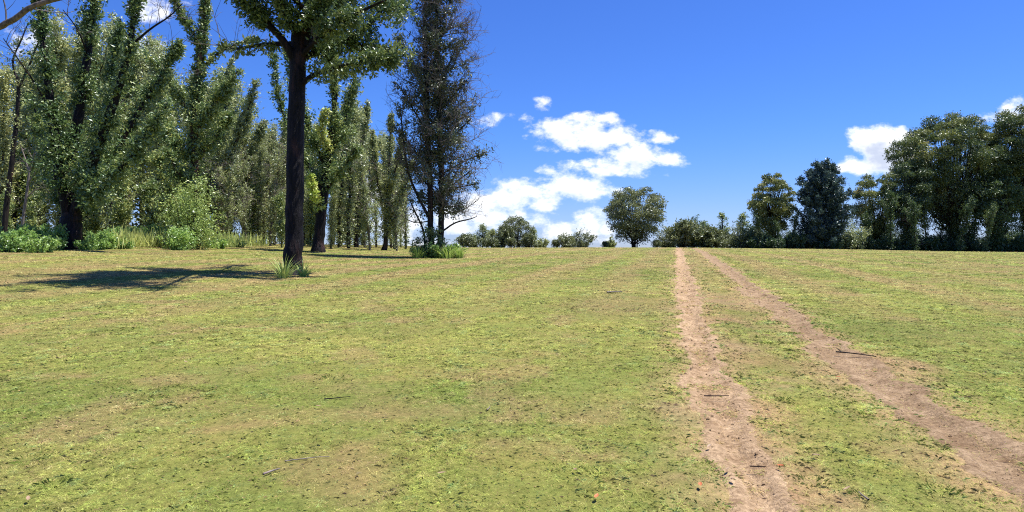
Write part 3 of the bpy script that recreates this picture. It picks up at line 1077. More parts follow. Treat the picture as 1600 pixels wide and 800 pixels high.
hero('twin_trunk_tree', 'twin-trunked tree with thickets of bare twigs and a green bush round its foot', 682, 42,
     [(676, 401, 0, .20), (673, 360, 0, .18), (672, 300, 0, .17), (668, 220, 0, .18), (666, 140, 0, .15), (664, 60, 0, .12), (664, -30, 0, .07)],
     [
         ([(687, 402, .3, .21), (689, 360, .3, .19), (690, 300, .3, .18), (688, 220, .3, .18), (684, 130, .3, .14), (682, 40, .3, .1), (684, -50, .3, .05)], dict(n=470, L=(.4, 1.6), size=.15, per=14, tone=.45, t0=.34, clump=.6)),
         ([(672, 330, 0, .12), (668, 220, 0, .12), (666, 140, 0, .1), (664, 60, 0, .08), (664, -40, 0, .05)], dict(n=470, L=(.4, 1.6), size=.15, per=14, tone=.45, t0=.12, clump=.6)),
         ([(673, 345, 0, .10), (650, 300, -.4, .08), (636, 262, -.8, .06), (630, 215, -1, .05), (625, 165, -1, .03)], dict(n=90, L=(.3, .7), size=.14, per=12, tone=.3, tw=10, twL=1.6, twk=4)),
         ([(664, 392, 0, .07), (662, 362, -.3, .06), (648, 330, -.6, .05), (640, 312, -.8, .03)], dict(n=24, L=(.2, .5), size=.13, per=10, t0=.3, tw=6, twL=1.2)),
         ([(690, 362, .3, .06), (712, 348, .1, .05), (735, 342, 0, .035), (745, 338, 0, .02)], dict(tw=3, twL=.8, twr=.012, twd=1)),
         ([(690, 335, .3, .04), (722, 328, .1, .03), (748, 312, 0, .015)], dict(tw=14, twL=1.2, twr=.014, twk=4)),
         ([(672, 345, 0, .04), (650, 348, .3, .03), (630, 340, .5, .015)], dict(tw=12, twL=1.1, twr=.014, twk=4)),
         ([(690, 300, .3, .06), (712, 285, -.6, .05), (734, 268, -1, .03)], dict(n=24, L=(.2, .5), size=.13, per=10, tw=9, twL=1.3)),
         ([(688, 240, .3, .06), (712, 210, -.5, .05), (736, 185, -.9, .03)], dict(n=40, L=(.2, .5), size=.13, per=10, tw=9, twL=1.3)),
         ([(666, 130, 0, .07), (640, 95, .4, .05), (622, 60, .6, .03)], dict(n=90, L=(.3, .8), size=.14, per=14, tone=.55)),
         ([(668, 262, 0, .06), (640, 225, -0.6, .045), (614, 196, -1, .02)], dict(n=60, L=(.25, .7), size=.15, per=13, tone=.36, tw=9, twL=1.4)),
         ([(667, 205, 0, .06), (642, 165, 0.5, .045), (622, 132, 0.9, .02)], dict(n=60, L=(.25, .7), size=.15, per=13, tone=.36, tw=9, twL=1.4)),
         ([(690, 225, 0.3, .06), (718, 190, 0.9, .045), (744, 165, 1.4, .02)], dict(n=60, L=(.25, .7), size=.15, per=13, tone=.36, tw=9, twL=1.4)),
         ([(688, 172, 0.3, .06), (714, 142, -0.3, .045), (734, 120, -0.6, .02)], dict(n=60, L=(.25, .7), size=.15, per=13, tone=.36, tw=9, twL=1.4)),
         ([(690, 272, 0.3, .06), (726, 252, 0.8, .045), (758, 238, 1.2, .02)], dict(n=60, L=(.25, .7), size=.15, per=13, tone=.36, tw=9, twL=1.4)),
         ([(669, 290, 0, .06), (645, 262, 0.6, .045), (622, 246, 1.0, .02)], dict(n=60, L=(.25, .7), size=.15, per=13, tone=.36, tw=9, twL=1.4)),
         ([(690, 300, 0.3, .06), (720, 292, -0.3, .045), (750, 286, -0.7, .02)], dict(n=60, L=(.25, .7), size=.15, per=13, tone=.36, tw=9, twL=1.4)),
         ([(684, 130, .3, .06), (704, 95, .2, .05), (718, 60, 0, .03)], dict(n=50, L=(.2, .5), size=.13, per=10, tw=8, twL=1.2)),
     ], 16, 'bark_dark', 'leaf_twin', extra=twin_twigs)

# --- tall thin gum at the left edge, and a tree just out of the picture whose bare branch reaches in
hero('slender_gum_tree', 'slim dark gum at the edge of the forest with a bare forked top', 8, 50,
     [(6, 392, 0, .2), (10, 320, 0, .18), (20, 240, 0, .16), (28, 160, 0, .13), (28, 120, 0, .1)],
     [
         ([(28, 130, 0, .09), (20, 95, .3, .07), (34, 60, .4, .05), (44, 35, .4, .03)], dict(n=40, L=(.3, .8), size=.16, per=11, tone=.4, tw=6, twL=1.8, twk=3)),
         ([(28, 140, 0, .09), (44, 105, -.3, .07), (58, 70, -.5, .05), (72, 40, -.5, .03)], dict(n=40, L=(.3, .8), size=.16, per=11, tone=.5, tw=6, twL=1.8, twk=3)),
         ([(12, 310, 0, .05), (24, 200, 0, .05), (28, 130, 0, .05)], dict(n=60, L=(.3, .9), size=.16, per=12, tone=.5)),
     ], 17, 'bark_dark', 'leaf_grey')
hero('overhanging_gum_tree', 'gum just outside the frame whose thick bare bough crosses the upper corner sky', -120, 25,
     [(-120, 420, 0, .34), (-118, 320, 0, .31), (-112, 220, 0, .28), (-108, 120, 0, .25), (-100, 20, 0, .2), (-95, -120, 0, .12)],
     [
         ([(-110, 130, 0, .16), (-60, 75, -.4, .13), (-10, 46, -.6, .115), (22, 30, -.7, .10), (50, 10, -.8, .09), (90, -2, -.8, .08), (130, -12, -.8, .05)], dict(tw=8, twL=1.3, twr=.022, twd=2, tw0=.35, twup=.35, twk=2)),
         ([(-105, 60, 0, .12), (-70, -10, -.5, .1), (-30, -70, -.8, .05)], ep(150)),
         ([(-105, 40, 0, .12), (-130, -60, .5, .1), (-150, -120, .8, .05)], ep(200)),
         ([(-100, 20, 0, .12), (-95, -60, .5, .1), (-85, -140, .8, .05)], ep(200)),
         ([(10, 35, -.7, .03), (8, 12, -.6, .025), (2, -12, -.6, .015)], dict(tw=2, twL=.8, twr=.012, twd=1)),
     ], 18, 'bark_grey', 'leaf_gum')
hero('dead_sapling', 'pinkish grey leafless sapling in front of the forest, its branches forked low', 33, 40,
     [(32, 392, 0, .09), (36, 340, 0, .08), (42, 300, 0, .07), (46, 262, 0, .055)],
     [
         ([(45, 268, 0, .05), (38, 245, 0, .04), (33, 230, 0, .025)], dict(tw=4, twL=.8, twr=.02, twd=1)),
         ([(46, 265, 0, .05), (54, 238, 0, .04), (60, 222, 0, .025)], dict(tw=4, twL=.8, twr=.02, twd=1)),
         ([(44, 285, 0, .04), (54, 270, 0, .03), (63, 256, 0, .02)], dict(tw=2, twL=.5, twr=.015, twd=1)),
         ([(39, 312, 0, .04), (50, 300, 0, .03), (58, 294, 0, .015)], dict(tw=2, twL=.5, twr=.015, twd=1)),
     ], 19, 'twig_pale', 'leaf_grey', twigm='twig_pale')

# --- slim gums at the open end of the forest
hero('slender_gum_tree', 'forked slender gum near the open end of the forest, sky showing beside it', 600, 58,
     [(602, 390, 0, .2), (604, 350, 0, .18), (607, 300, 0, .15), (609, 250, 0, .12), (610, 190, 0, .05)],
     [
         ([(603, 375, 0, .1), (606, 300, 0, .1), (609, 250, 0, .08), (611, 180, 0, .03)], ep(230, size=.18, L=(.4, .9), tone=.5)),
         ([(604, 350, 0, .1), (620, 320, 0, .08), (636, 285, 0, .05), (646, 250, 0, .03)], ep(150, size=.18, L=(.4, .9), tone=.5, tw=8, twL=1.8, twk=3)),
         ([(605, 330, 0, .1), (592, 295, .5, .07), (586, 250, .5, .05), (582, 205, .5, .03)], ep(170, size=.18, L=(.4, .9), tone=.5)),
         ([(606, 300, 0, .08), (618, 265, -1, .06), (628, 220, -1.2, .03)], ep(120, size=.18, L=(.4, .9), tone=.5, tw=6, twL=1.8, twk=3)),
     ], 20, 'bark_dark', 'leaf_grey')
hero('slender_gum_tree', 'leaning slender gum with sparse grey-green plumes between the forest and its forked neighbour', 556, 64,
     [(556, 390, 0, .2), (558, 340, 0, .18), (562, 280, 0, .14), (568, 220, 0, .1), (574, 165, 0, .04)],
     [
         ([(557, 370, 0, .1), (560, 300, 0, .1), (566, 240, 0, .08), (575, 160, 0, .03)], ep(240, size=.19, L=(.5, 1.1), tone=.48)),
         ([(559, 330, 0, .1), (578, 300, 0, .07), (592, 262, 0, .03)], ep(120, size=.19, L=(.4, 1.), tone=.5)),
         ([(560, 310, 0, .1), (544, 270, 0, .07), (536, 225, 0, .03)], ep(130, size=.19, L=(.4, 1.), tone=.46)),
     ], 21, 'bark_dark', 'leaf_grey')


# --- the forest behind: a few kinds, each copied
def forest_kind(seed, H, nb, sleeve_r, size, n_tr, n_br, leafm, bark, dead, tone, name, label, group, loc, twigm='twig'):
    rng = np.random.default_rng(seed)
    tb, tw, lv = Tubes(), Tubes(), Leaves(seed)
    P, r = limb(rng, [0, 0, -.3], [rng.normal(0, .04), rng.normal(0, .04), 1], H, .012 * H, .02, 9, .04, .04)
    tb.add(P, r, 7)
    lv.sleeve(P, int(n_tr * 1.7), sleeve_r, 12, size, tone, .6, .02, .97, .14, .3, .3, .55)
    for k in range(nb):
        t = rng.uniform(.1, .85)
        i = t * 9
        b = np.array([np.interp(i, np.arange(10), P[:, j]) for j in range(3)])
        a = rng.uniform(0, 2 * np.pi)
        L = H * rng.uniform(.16, .34) * (1.15 - .5 * t)
        Q, rr = limb(rng, b, [math.cos(a) * .5, math.sin(a) * .5, rng.uniform(.7, 1.2)], L, .05, .012, 6, .08, .06)
        tb.add(Q, rr, 5)
        lv.sleeve(Q, n_br, sleeve_r, 12, size, tone + .05, .6, .05, 1., .14, .2, .3, .4)
        if dead and k % 2 == 0:
            twigs(rng, tw, Q, dead, 2.0, .022, 2, .3, 1., .15, .8, .14, 3)
    for k in range(dead * 2):
        t = rng.uniform(.1, .8)
        b = np.array([np.interp(t * 9, np.arange(10), P[:, j]) for j in range(3)])
        a = rng.uniform(0, 2 * np.pi)
        Q, rr = limb(rng, b, [math.cos(a), math.sin(a), rng.uniform(0, .8)], 2.6, .03, .01, 5, .14, .03)
        tw.add(Q, rr, 3)
        twigs(rng, tw, Q, 5, 1.2, .016, 1, .3)
    o = thing(name, label, 'tree', loc, group=group)
    obj('trunk', tb.mesh('trunk', M[bark], (0, 0, 0), tw, M[twigm]), o)
    obj('crown', lv.mesh('crown', M[leafm]), o)
    return o


FG = 'regrowth gums in the forest on the left'
kinds = [
    ('feathery regrowth gum standing in the depth of the left forest', dict(seed=31, H=17, nb=9, sleeve_r=(.5, 1.2), size=.21, n_tr=260, n_br=70, leafm='leaf_grey', bark='bark_dark', dead=2, tone=.45)),
    ('dark green leafy gum standing in the depth of the left forest', dict(seed=32, H=15, nb=12, sleeve_r=(.5, 1.3), size=.21, n_tr=260, n_br=75, leafm='leaf_gum', bark='bark_char', dead=1, tone=.42)),
    ('grey twiggy half-dead gum standing in the depth of the left forest', dict(seed=33, H=14, nb=8, sleeve_r=(.4, 1.0), size=.20, n_tr=150, n_br=28, leafm='leaf_grey', bark='bark_grey', dead=11, tone=.42, twigm='twig_pale')),
    ('narrow column-shaped gum standing in the depth of the left forest', dict(seed=34, H=18, nb=5, sleeve_r=(.5, 1.2), size=.20, n_tr=420, n_br=70, leafm='leaf_grey', bark='bark_red', dead=1, tone=.55)),
    ('short young gum under the taller trunks of the left forest', dict(seed=35, H=6.5, nb=7, sleeve_r=(.4, .85), size=.19, n_tr=110, n_br=50, leafm='leaf_gum', bark='bark_dark', dead=1, tone=.45)),
]
# (kind, px, depth, scale)
spots = []
rngf = np.random.default_rng(77)
top_px = [(-160, 20), (0, 60), (60, 40), (250, 60), (330, 130), (360, 160), (420, 205), (470, 190), (560, 170), (600, 210), (640, 255)]
for row, (d0, n) in enumerate(((57, 17), (68, 21), (82, 24))):
    for k in range(n):
        px = -150 + (k + .5 + rngf.uniform(-.35, .35)) * 770 / n
        if px > 585 and row < 1:
            continue
        if px > 560 and rngf.uniform() < .45:
            continue
        d = d0 + rngf.uniform(-4, 4)
        tp = np.interp(px, [a for a, b in top_px], [b for a, b in top_px]) + rngf.uniform(-15, 55) + row * 4
        kd = rngf.choice(4, p=[.33, .27, .2, .2])
        if 390 < px < 470:
            kd = rngf.choice([0, 2, 2, 3])
        H = (392 - tp) / F * d
        spots.append((kd, px, d, H / (17, 15, 14, 18)[kd]))
for k in range(22):
    px = -100 + (k + rngf.uniform(0, 1)) * 680 / 22
    d = rngf.uniform(48, 72)
    spots.append((4, px, d, rngf.uniform(.6, 1.15)))
for (kd, px, d, tp) in ((2, 384, 53, 235), (2, 422, 54, 225), (2, 578, 55, 215), (2, 356, 52, 260), (2, 620, 58, 250), (2, 392, 60, 190), (0, 412, 64, 205), (2, 428, 58, 200), (3, 440, 66, 190), (0, 404, 74, 215), (2, 446, 72, 205), (0, 420, 80, 225),
                        (0, 530, 62, 165), (3, 545, 70, 160), (2, 570, 66, 190), (0, 588, 72, 215), (2, 616, 64, 215), (0, 634, 68, 245), (3, 520, 76, 190), (1, 480, 70, 200), (0, 626, 76, 280)):
    spots.append((kd, px, d, (392 - tp) / F * d / (17, 15, 14, 18)[kd]))
protos = {}
for (kd, px, d, s) in spots:
    p = ground_pt(px, d)
    if kd not in protos:
        lab, kw = kinds[kd]
        nm = 'young_gum_tree' if kd == 4 else 'forest_gum_tree'
        protos[kd] = forest_kind(name=nm, label=lab, group=FG, loc=p, **kw)
        protos[kd].scale = (s * .95, s * .95, s)
    else:
        w = rngf.uniform(.8, 1.15)
        duplicate(protos[kd], kinds[kd][0], p, rngf.uniform(0, 6.28), (s * w, s * w, s), FG)


# --- shrubs: many leafy stems out of one root
def shrub(name, label, base, w, h, seed, leafm, n=260, size=.12, per=14, tone=.5, bark='bark_dark', cat='shrub', group=None, spiky=0.0, aspect=.5, flat=.8, stems=14):
    rng = np.random.default_rng(seed)
    tb, lv = Tubes(), Leaves(seed)
    for k in range(stems):
        a = rng.uniform(0, 2 * np.pi)
        q = math.sqrt(rng.uniform(0, 1))
        tip = np.array([math.cos(a) * w / 2 * q, math.sin(a) * w / 2 * q * flat, h * (1 - .45 * q * q) * rng.uniform(.65, 1.0)])
        p0 = np.array([tip[0] * .3, tip[1] * .3, -.25])
        P = smooth_path([p0, p0 * .4 + tip * .55 + [0, 0, -.02 * h], tip], 4)
        tb.add(P, np.linspace(.012 * h + .008, .006, len(P)), 4)
        sl = (.16 * h * (1 - spiky * .5), .40 * h * (1 - spiky * .5))
        lv.sleeve(P, n // stems + 1, sl, per, size, tone, .5 + spiky, .03, 1., .06 * h ** .5, .2, .2, .3)
    o = thing(name, label, cat, base, group=group)
    obj('stem', tb.mesh('stem', M[bark]), o)
    obj('crown', lv.mesh('crown', M[leafm], aspect=aspect), o)
    return o


shrub('sapling', 'pale yellow-green sapling bushing out at the meadow edge before the straight gum', ground_pt(299, 41), 2.3, 4.6, 41, 'leaf_pale', 600, .13, 15, .36, cat='sapling')
shrub('bush', 'rounded bright green bush at the foot of the pale sapling', ground_pt(282, 38.5), 2.1, 1.35, 42, 'weed', 300, .12, 13, .5)
shrub('bush', 'low spreading green bush round the foot of the twin-trunked tree', ground_pt(684, 40.8), 3.5, .95, 43, 'leaf_bright', 420, .12, 13, .3, stems=24, spiky=.7)
shrub('bush', 'darker taller bush tucked against the twin trunks', ground_pt(668, 41.4), 2.2, 1.9, 44, 'leaf_dark', 220, .13, 13, .5)

# weedy clumps along the forest edge on the left
wl = [
    (8, 30.5, 2.0, 1.25, 'tall pale weed clump cut by the frame at the forest edge'),
    (34, 31.5, 1.9, 1.35, 'dense weed clump below the dead pink sapling'),
    (60, 30.5, 1.7, 1.05, 'low bright weed clump between the dead sapling and the thick fork'),
    (80, 33.5, 1.3, .95, 'weed clump just short of the thick black fork, on the frame side'),
    (143, 35.5, 1.5, .85, 'weed clump just past the thick black fork on the sapling side'),
    (160, 37, 1.9, 1.1, 'broad weed clump halfway between the black fork and the tall pale grass'),
    (188, 38, 1.5, .8, 'small weed clump beside the tall pale grass'),
    (-30, 30, 2.2, 1.4, None),
    (340, 43, 1.4, .75, 'small dark weed clump past the pale sapling'),
    (368, 47, 1.5, .7, 'last low weed clump at the forest edge before open lawn'),
]
for i, (px, d, w, h, lab) in enumerate(wl):
    if lab is None:
        continue
    shrub('weed_clump', lab, ground_pt(px, d), w * 1.1, h * .82, 60 + i, 'weed', 170, .115, 12, .34 + .1 * (i % 3), group='weed clumps along the forest edge', spiky=.8, stems=22)


def tall_grass():
    rng = np.random.default_rng(90)
    n = 26000
    px = rng.uniform(-60, 420, n)
    d = rng.uniform(31, 52, n)
    front = np.interp(px, [-60, 100, 180, 260, 330, 420], [29.5, 31, 37, 41, 43, 50]) + rng.normal(0, .5, n)
    keep = (d > front) & (d < front + 6)
    keep &= px > 178
    px, d = px[keep], d[keep]
    x = (px - 800) / F * d
    keep = fbm(x / 1.3, d / 1.3, 12, 3) > .40
    x, d = x[keep], d[keep]
    n = len(x)
    lv = Leaves(90)
    base = np.stack([x, d, G(x, d)], -1)
    A = np.stack([rng.normal(0, .3, n), rng.normal(0, .3, n), np.ones(n)], -1)
    lv.raw(base, A, .75 * (.5 + fbm(x / 2., d / 2., 14, 2)), .5 + .5 * (fbm(x / 2.5, d / 2.5, 16, 2) - .4))
    me = lv.mesh('tall_grass', M['straw'], aspect=.06)
    tag(obj('tall_grass', me), 'tall pale unmown grass along the forest edge on the left', 'grass', kind='stuff')


tall_grass()


def strap_tuft(name, label, base, n, h, seed, mat, spread=.5, wd=.03, group=None):
    """A tuft of arching strap leaves."""
    rng = np.random.default_rng(seed)
    V, T = [], []
    a = rng.uniform(0, 2 * np.pi, n)
    ln = h * rng.uniform(.5, 1.15, n)
    st = rng.uniform(.05, spread, n)
    b = np.stack([np.cos(a) * st * .35, np.sin(a) * st * .35, -.03 * np.ones(n)], -1)
    out = np.stack([np.cos(a), np.sin(a), 0 * a], -1)
    side = np.stack([-np.sin(a), np.cos(a), 0 * a], -1)
    pts = []
    for t in np.linspace(0, 1, 6):
        p = b + out * (ln * (.55 * t * t + .15 * t) * (st / spread + .25))[:, None] + np.array([0, 0, 1.]) * (ln * (t - .38 * t * t * st / spread))[:, None]
        pts.append((p, wd * (1 - t) ** .7 * .5 + .0015))
    for i in range(5):
        (p, w), (q, v) = pts[i], pts[i + 1]
        V.append(np.stack([p - side * w, p + side * w, q + side * v, q - side * v], 1))
        T.append(np.clip(.45 + .12 * i * .3 + rng.normal(0, .12, n), 0, 1))
    V = np.concatenate(V).reshape(-1, 3)
    me = mesh_np(name, V, np.arange(len(V)).reshape(-1, 4), M[mat], False, [('tone', 'FLOAT', 'FACE', np.concatenate(T))])
    o = obj(name, me, None, [float(c) for c in base])
    return tag(o, label, 'plant', group)


b = at(452, 434)
strap_tuft('flax_tuft', 'tuft of pale strap leaves at the foot of the charred trunk, shaded side', b + [-.05, -.42, 0], 95, .85, 51, 'leaf_pale', .7, .035)
b = at(480, 432)
strap_tuft('flax_tuft', 'smaller leafy tuft at the foot of the charred trunk, sunny side', b + [-.1, -.1, 0], 90, .6, 52, 'leaf_bright', .5, .03)


# ------------------------------------------------------------------ the far line of trees beyond the crest
def dome_tree(name, label, px, d, top_py, half_w_px, seed, leafm, bark='bark_dark', K=34, lo=.38, size=.24, per=650, tone=.45, cr=.20, multi=1, sleeve=0, shape=.75,
              asym=0.0, base_py=None, group=None, fill=0, flat=.7):
    """A spreading tree: limbs run from the trunk to rounded caps of leaves that stand apart from one another."""
    rng = np.random.default_rng(seed)
    base = ground_pt(px, d)
    topz = EYE + (400 - top_py) / F * d
    H = topz - base[2]
    a = half_w_px / F * d
    tb, lv = Tubes(), Leaves(seed)
    zc, c = H * (lo + 1) / 2, H * (1 - lo) / 2
    pts = []
    tries = 0
    while len(pts) < K and tries < 4000:
        tries += 1
        v = unit(rng.normal(0, 1, 3))
        q = rng.uniform(.5, 1.0) ** .5
        zz = v[2] * q
        wid = a * (1 - .35 * max(0, -zz)) * (1 if zz < 0 else 1)
        p = np.array([v[0] * q * wid + asym * a * zz, v[1] * q * wid * .9, zc + zz * c])
        r = cr * a * rng.uniform(.55, 1.5) * (1.0 + .15 * (zz < 0))
        p[2] = min(p[2], H - r * flat)
        p[:2] *= max(.2, 1 - r / a * .5)
        if all(np.linalg.norm((p - o_) * [1, 1, 1.25]) > shape * (r + ro) for o_, ro in pts):
            pts.append((p, r))
    stems = []
    for s in range(multi):
        an = rng.uniform(0, 2 * np.pi)
        off = np.array([math.cos(an), math.sin(an), 0]) * (0 if multi == 1 else .12 * a)
        hh = H * (.55 if multi == 1 else .35)
        P, r = limb(rng, off * .6 + [0, 0, -.4], off * .5 / max(a, .1) + [0, 0, 1], hh, .02 * H / (1 + .35 * (multi - 1)) + .05, .012 * H / (1 + .3 * (multi - 1)), 7, .03, .02)
        tb.add(P, r, 8)
        stems.append(P)
        if sleeve:
            lv.sleeve(P, sleeve, (.4, 1.2), 12, size * .9, tone - .05, .5, .05, .95, .15, 0, .3, .5)
    for (p, r) in pts:
        S = stems[rng.integers(0, len(stems))]
        t = np.clip((p[2] - .35 * np.linalg.norm(p[:2])) / H / .6, .35, .98)
        b0 = S[int(t * (len(S) - 1))]
        midp = b0 * .45 + p * .55 + np.array([0, 0, -.12 * np.linalg.norm(p - b0)])
        Q = smooth_path([b0, midp, p + [0, 0, r * .2]], 4)
        tb.add(Q, np.linspace(.009 * H, .02, len(Q)), 5)
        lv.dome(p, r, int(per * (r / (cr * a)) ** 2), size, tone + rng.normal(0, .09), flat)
        for j in range(3):
            tb.add(np.array([p + [0, 0, -.1 * r], p + unit(rng.normal(0, 1, 3) + [0, 0, .4]) * r * .7]), [.03, .01], 3)
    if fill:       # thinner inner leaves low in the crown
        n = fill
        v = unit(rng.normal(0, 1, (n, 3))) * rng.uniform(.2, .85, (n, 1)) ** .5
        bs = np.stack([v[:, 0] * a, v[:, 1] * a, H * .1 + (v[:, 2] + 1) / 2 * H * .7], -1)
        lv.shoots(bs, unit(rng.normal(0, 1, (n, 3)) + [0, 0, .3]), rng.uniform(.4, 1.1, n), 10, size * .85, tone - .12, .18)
    o = thing(name, label, 'tree', base, group=group)
    obj('trunk', tb.mesh('trunk', M[bark], ), o)
    obj('crown', lv.mesh('crown', M[leafm]), o)
    return o


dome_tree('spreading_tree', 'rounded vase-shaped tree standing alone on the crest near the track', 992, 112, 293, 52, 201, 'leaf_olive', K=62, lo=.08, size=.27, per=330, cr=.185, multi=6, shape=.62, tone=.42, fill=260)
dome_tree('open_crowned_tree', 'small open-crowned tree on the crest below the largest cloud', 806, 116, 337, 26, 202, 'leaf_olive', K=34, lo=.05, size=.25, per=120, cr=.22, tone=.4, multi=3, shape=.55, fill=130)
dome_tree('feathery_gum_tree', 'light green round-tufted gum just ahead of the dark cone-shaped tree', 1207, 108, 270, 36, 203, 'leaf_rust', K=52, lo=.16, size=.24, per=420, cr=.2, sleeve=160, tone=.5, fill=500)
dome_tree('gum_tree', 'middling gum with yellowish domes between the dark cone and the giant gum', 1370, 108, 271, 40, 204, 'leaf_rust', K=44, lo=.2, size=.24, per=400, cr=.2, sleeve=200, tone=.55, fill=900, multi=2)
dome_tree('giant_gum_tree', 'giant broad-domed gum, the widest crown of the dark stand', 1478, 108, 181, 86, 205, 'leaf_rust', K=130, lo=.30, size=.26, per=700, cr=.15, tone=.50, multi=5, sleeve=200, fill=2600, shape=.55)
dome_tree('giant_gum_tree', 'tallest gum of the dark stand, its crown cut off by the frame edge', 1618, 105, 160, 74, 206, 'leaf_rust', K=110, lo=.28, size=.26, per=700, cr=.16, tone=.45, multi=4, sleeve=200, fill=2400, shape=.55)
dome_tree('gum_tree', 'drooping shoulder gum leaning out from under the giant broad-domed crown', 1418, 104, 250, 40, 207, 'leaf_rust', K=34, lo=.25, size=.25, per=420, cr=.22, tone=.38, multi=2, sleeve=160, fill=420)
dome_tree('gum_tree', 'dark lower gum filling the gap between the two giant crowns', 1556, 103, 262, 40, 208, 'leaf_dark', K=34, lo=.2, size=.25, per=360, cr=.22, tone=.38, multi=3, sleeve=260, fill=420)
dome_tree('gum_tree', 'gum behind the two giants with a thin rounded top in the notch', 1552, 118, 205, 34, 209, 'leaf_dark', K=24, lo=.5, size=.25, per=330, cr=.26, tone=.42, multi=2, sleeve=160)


def plume_tree(name, label, px, d, top_py, half_w_px, seed, leafm, n=80, size=.24, per=13, tone=.4, group=None, lean=.75, bark='bark_dark', shoots=34):
    """Cone-topped dense tree of upswept plumes."""
    rng = np.random.default_rng(seed)
    base = ground_pt(px, d)
    H = EYE + (400 - top_py) / F * d - base[2]
    a = half_w_px / F * d
    tb, lv = Tubes(), Leaves(seed)
    P, r = limb(rng, [0, 0, -.4], [0, 0, 1], H * .97, .022 * H + .04, .03, 9, .02, .03)
    tb.add(P, r, 8)
    for k in range(n):
        t = rng.uniform(.04, .93) ** .9
        b0 = np.array([np.interp(t * 9, np.arange(10), P[:, j]) for j in range(3)])
        prof = math.sin(math.pi * min(1, (1 - t) * .62 + .04)) ** .75 if t > .2 else .9
        L = a * prof * rng.uniform(.75, 1.1)
        an = rng.uniform(0, 2 * np.pi)
        Q, rr = limb(rng, b0, [math.cos(an), math.sin(an), lean * rng.uniform(.2, 1.1)], L, .05, .012, 6, .09, .07)
        tb.add(Q, rr, 4)
        lv.sleeve(Q, shoots, (.3, .85), per, size, tone, .9, .2, 1., .1, .2, .1, .3)
    o = thing(name, label, 'tree', base, group=group)
    obj('trunk', tb.mesh('trunk', M[bark]), o)
    obj('crown', lv.mesh('crown', M[leafm]), o)
    return o


plume_tree('cypress_tree', 'dark blue-green cone-topped tree at the head of the dark stand', 1286, 104, 247, 50, 221, 'leaf_blue', 190, .25, 13, .45, shoots=34)

# young trees and bushes along the crest
CG = 'low bushes along the crest'
far_bushes = [
    (902, 114, 6.6, 2.7, 'leaf_olive', 'low domed bush on the crest under the small cloud bank', .3),
    (884, 116, 3.2, 2.3, 'leaf_olive', 'smaller bush leaning on the low domed bush of the crest', .3),
    (1041, 113, 4.2, 3.6, 'leaf_olive', 'bush close against the vase-shaped tree on its track side', .2),
    (1086, 110, 5.2, 4.4, 'leaf_dark', 'dark green bush directly beyond where the left rut meets the crest', .3),
    (1112, 112, 4.8, 3.8, 'leaf_dark', 'bush beyond where the right rut meets the crest', .3),
    (1150, 108, 6.2, 3.6, 'leaf_olive', 'round yellowish bush in front of the spiky saplings', .2),
    (1170, 109, 3.5, 3.2, 'leaf_dark', 'small bush at the foot of the light round-tufted gum', .3),
    (1336, 103, 4.6, 4.8, 'leaf_grey', 'greyish feathery bush between the dark cone and the middling gum', .6),
    (742, 116, 3.0, 2.1, 'leaf_grey', 'low grey bush nearest the twin-trunked tree on the crest', .6),
    (778, 118, 2.6, 1.9, 'leaf_grey', 'low grey bush at the foot of the open-crowned tree', .6),
    (846, 118, 3.4, 1.4, 'leaf_grey', 'scrap of low scrub between the open-crowned tree and the domed bush', .6),
    (955, 118, 1.6, 1.4, 'leaf_grey', 'tiny twiggy sapling between the domed bush and the vase-shaped tree', .8),
]
for i, (px, d, w, h, mt, lab, sp) in enumerate(far_bushes):
    shrub('bush', lab, ground_pt(px, d), w, h + .35, 240 + i, mt, int(150 + 40 * w), .22, 12, .45, group=CG, spiky=sp, stems=16)
sg = 'spiky saplings along the crest'
far_saplings = [
    (754, 114, 350, 13, 'leaf_grey', 'spiky sapling on the crest beside the low grey bush'),
    (768, 117, 356, 10, 'leaf_grey', 'shorter spiky sapling between the low grey bushes of the crest'),
    (831, 116, 353, 9, 'leaf_grey', 'spiky sapling just past the open-crowned tree'),
    (822, 119, 362, 8, 'leaf_grey', 'stunted spiky sapling under the open-crowned tree'),
    (1130, 112, 328, 17, 'leaf_gum', 'tall spiky sapling with bare tips behind the round yellowish bush'),
    (1162, 112, 330, 14, 'leaf_gum', 'spiky sapling crowding the light round-tufted gum'),
    (1098, 114, 343, 12, 'leaf_gum', 'spiky sapling between the two dark bushes past the ruts'),
]
for i, (px, d, tp, hw, mt, lab) in enumerate(far_saplings):
    plume_tree('sapling', lab, px, d, tp, hw, 260 + i, mt, 26, .2, 9, .45, sg, 1.6, shoots=11)

# dark slender trunks wrapped in leaves under the giants
ug = 'leaf-wrapped slim trunks under the giant gums'
under = [(1393, 101, 9.), (1411, 106, 10.5), (1432, 100, 7.5), (1449, 104, 9.5), (1500, 101, 8.), (1520, 103, 10.5), (1540, 100, 7.), (1563, 105, 9.), (1596, 106, 9.5),
         (1345, 106, 6.5), (1360, 103, 6.), (1235, 106, 6.), (1190, 106, 5.5), (1222, 104, 4.5), (1468, 112, 9.), (1640, 106, 10.), (1305, 109, 6.), (1262, 110, 6.)]
ulab = 'slim dark trunk wrapped in ragged leaves under the right-hand stand of gums'
proto = None
for (px, d, h) in under:
    if proto is None:
        proto = forest_kind(301, 10, 5, (.4, .95), .22, 95, 26, 'leaf_dark', 'bark_dark', 1, .42, 'slender_gum_tree', ulab, ug, ground_pt(px, d))
        proto.scale = (h / 10,) * 3
    else:
        w = rngf.uniform(.85, 1.2)
        duplicate(proto, ulab, ground_pt(px, d), rngf.uniform(0, 6.28), (h / 10 * w, h / 10 * w, h / 10), ug)


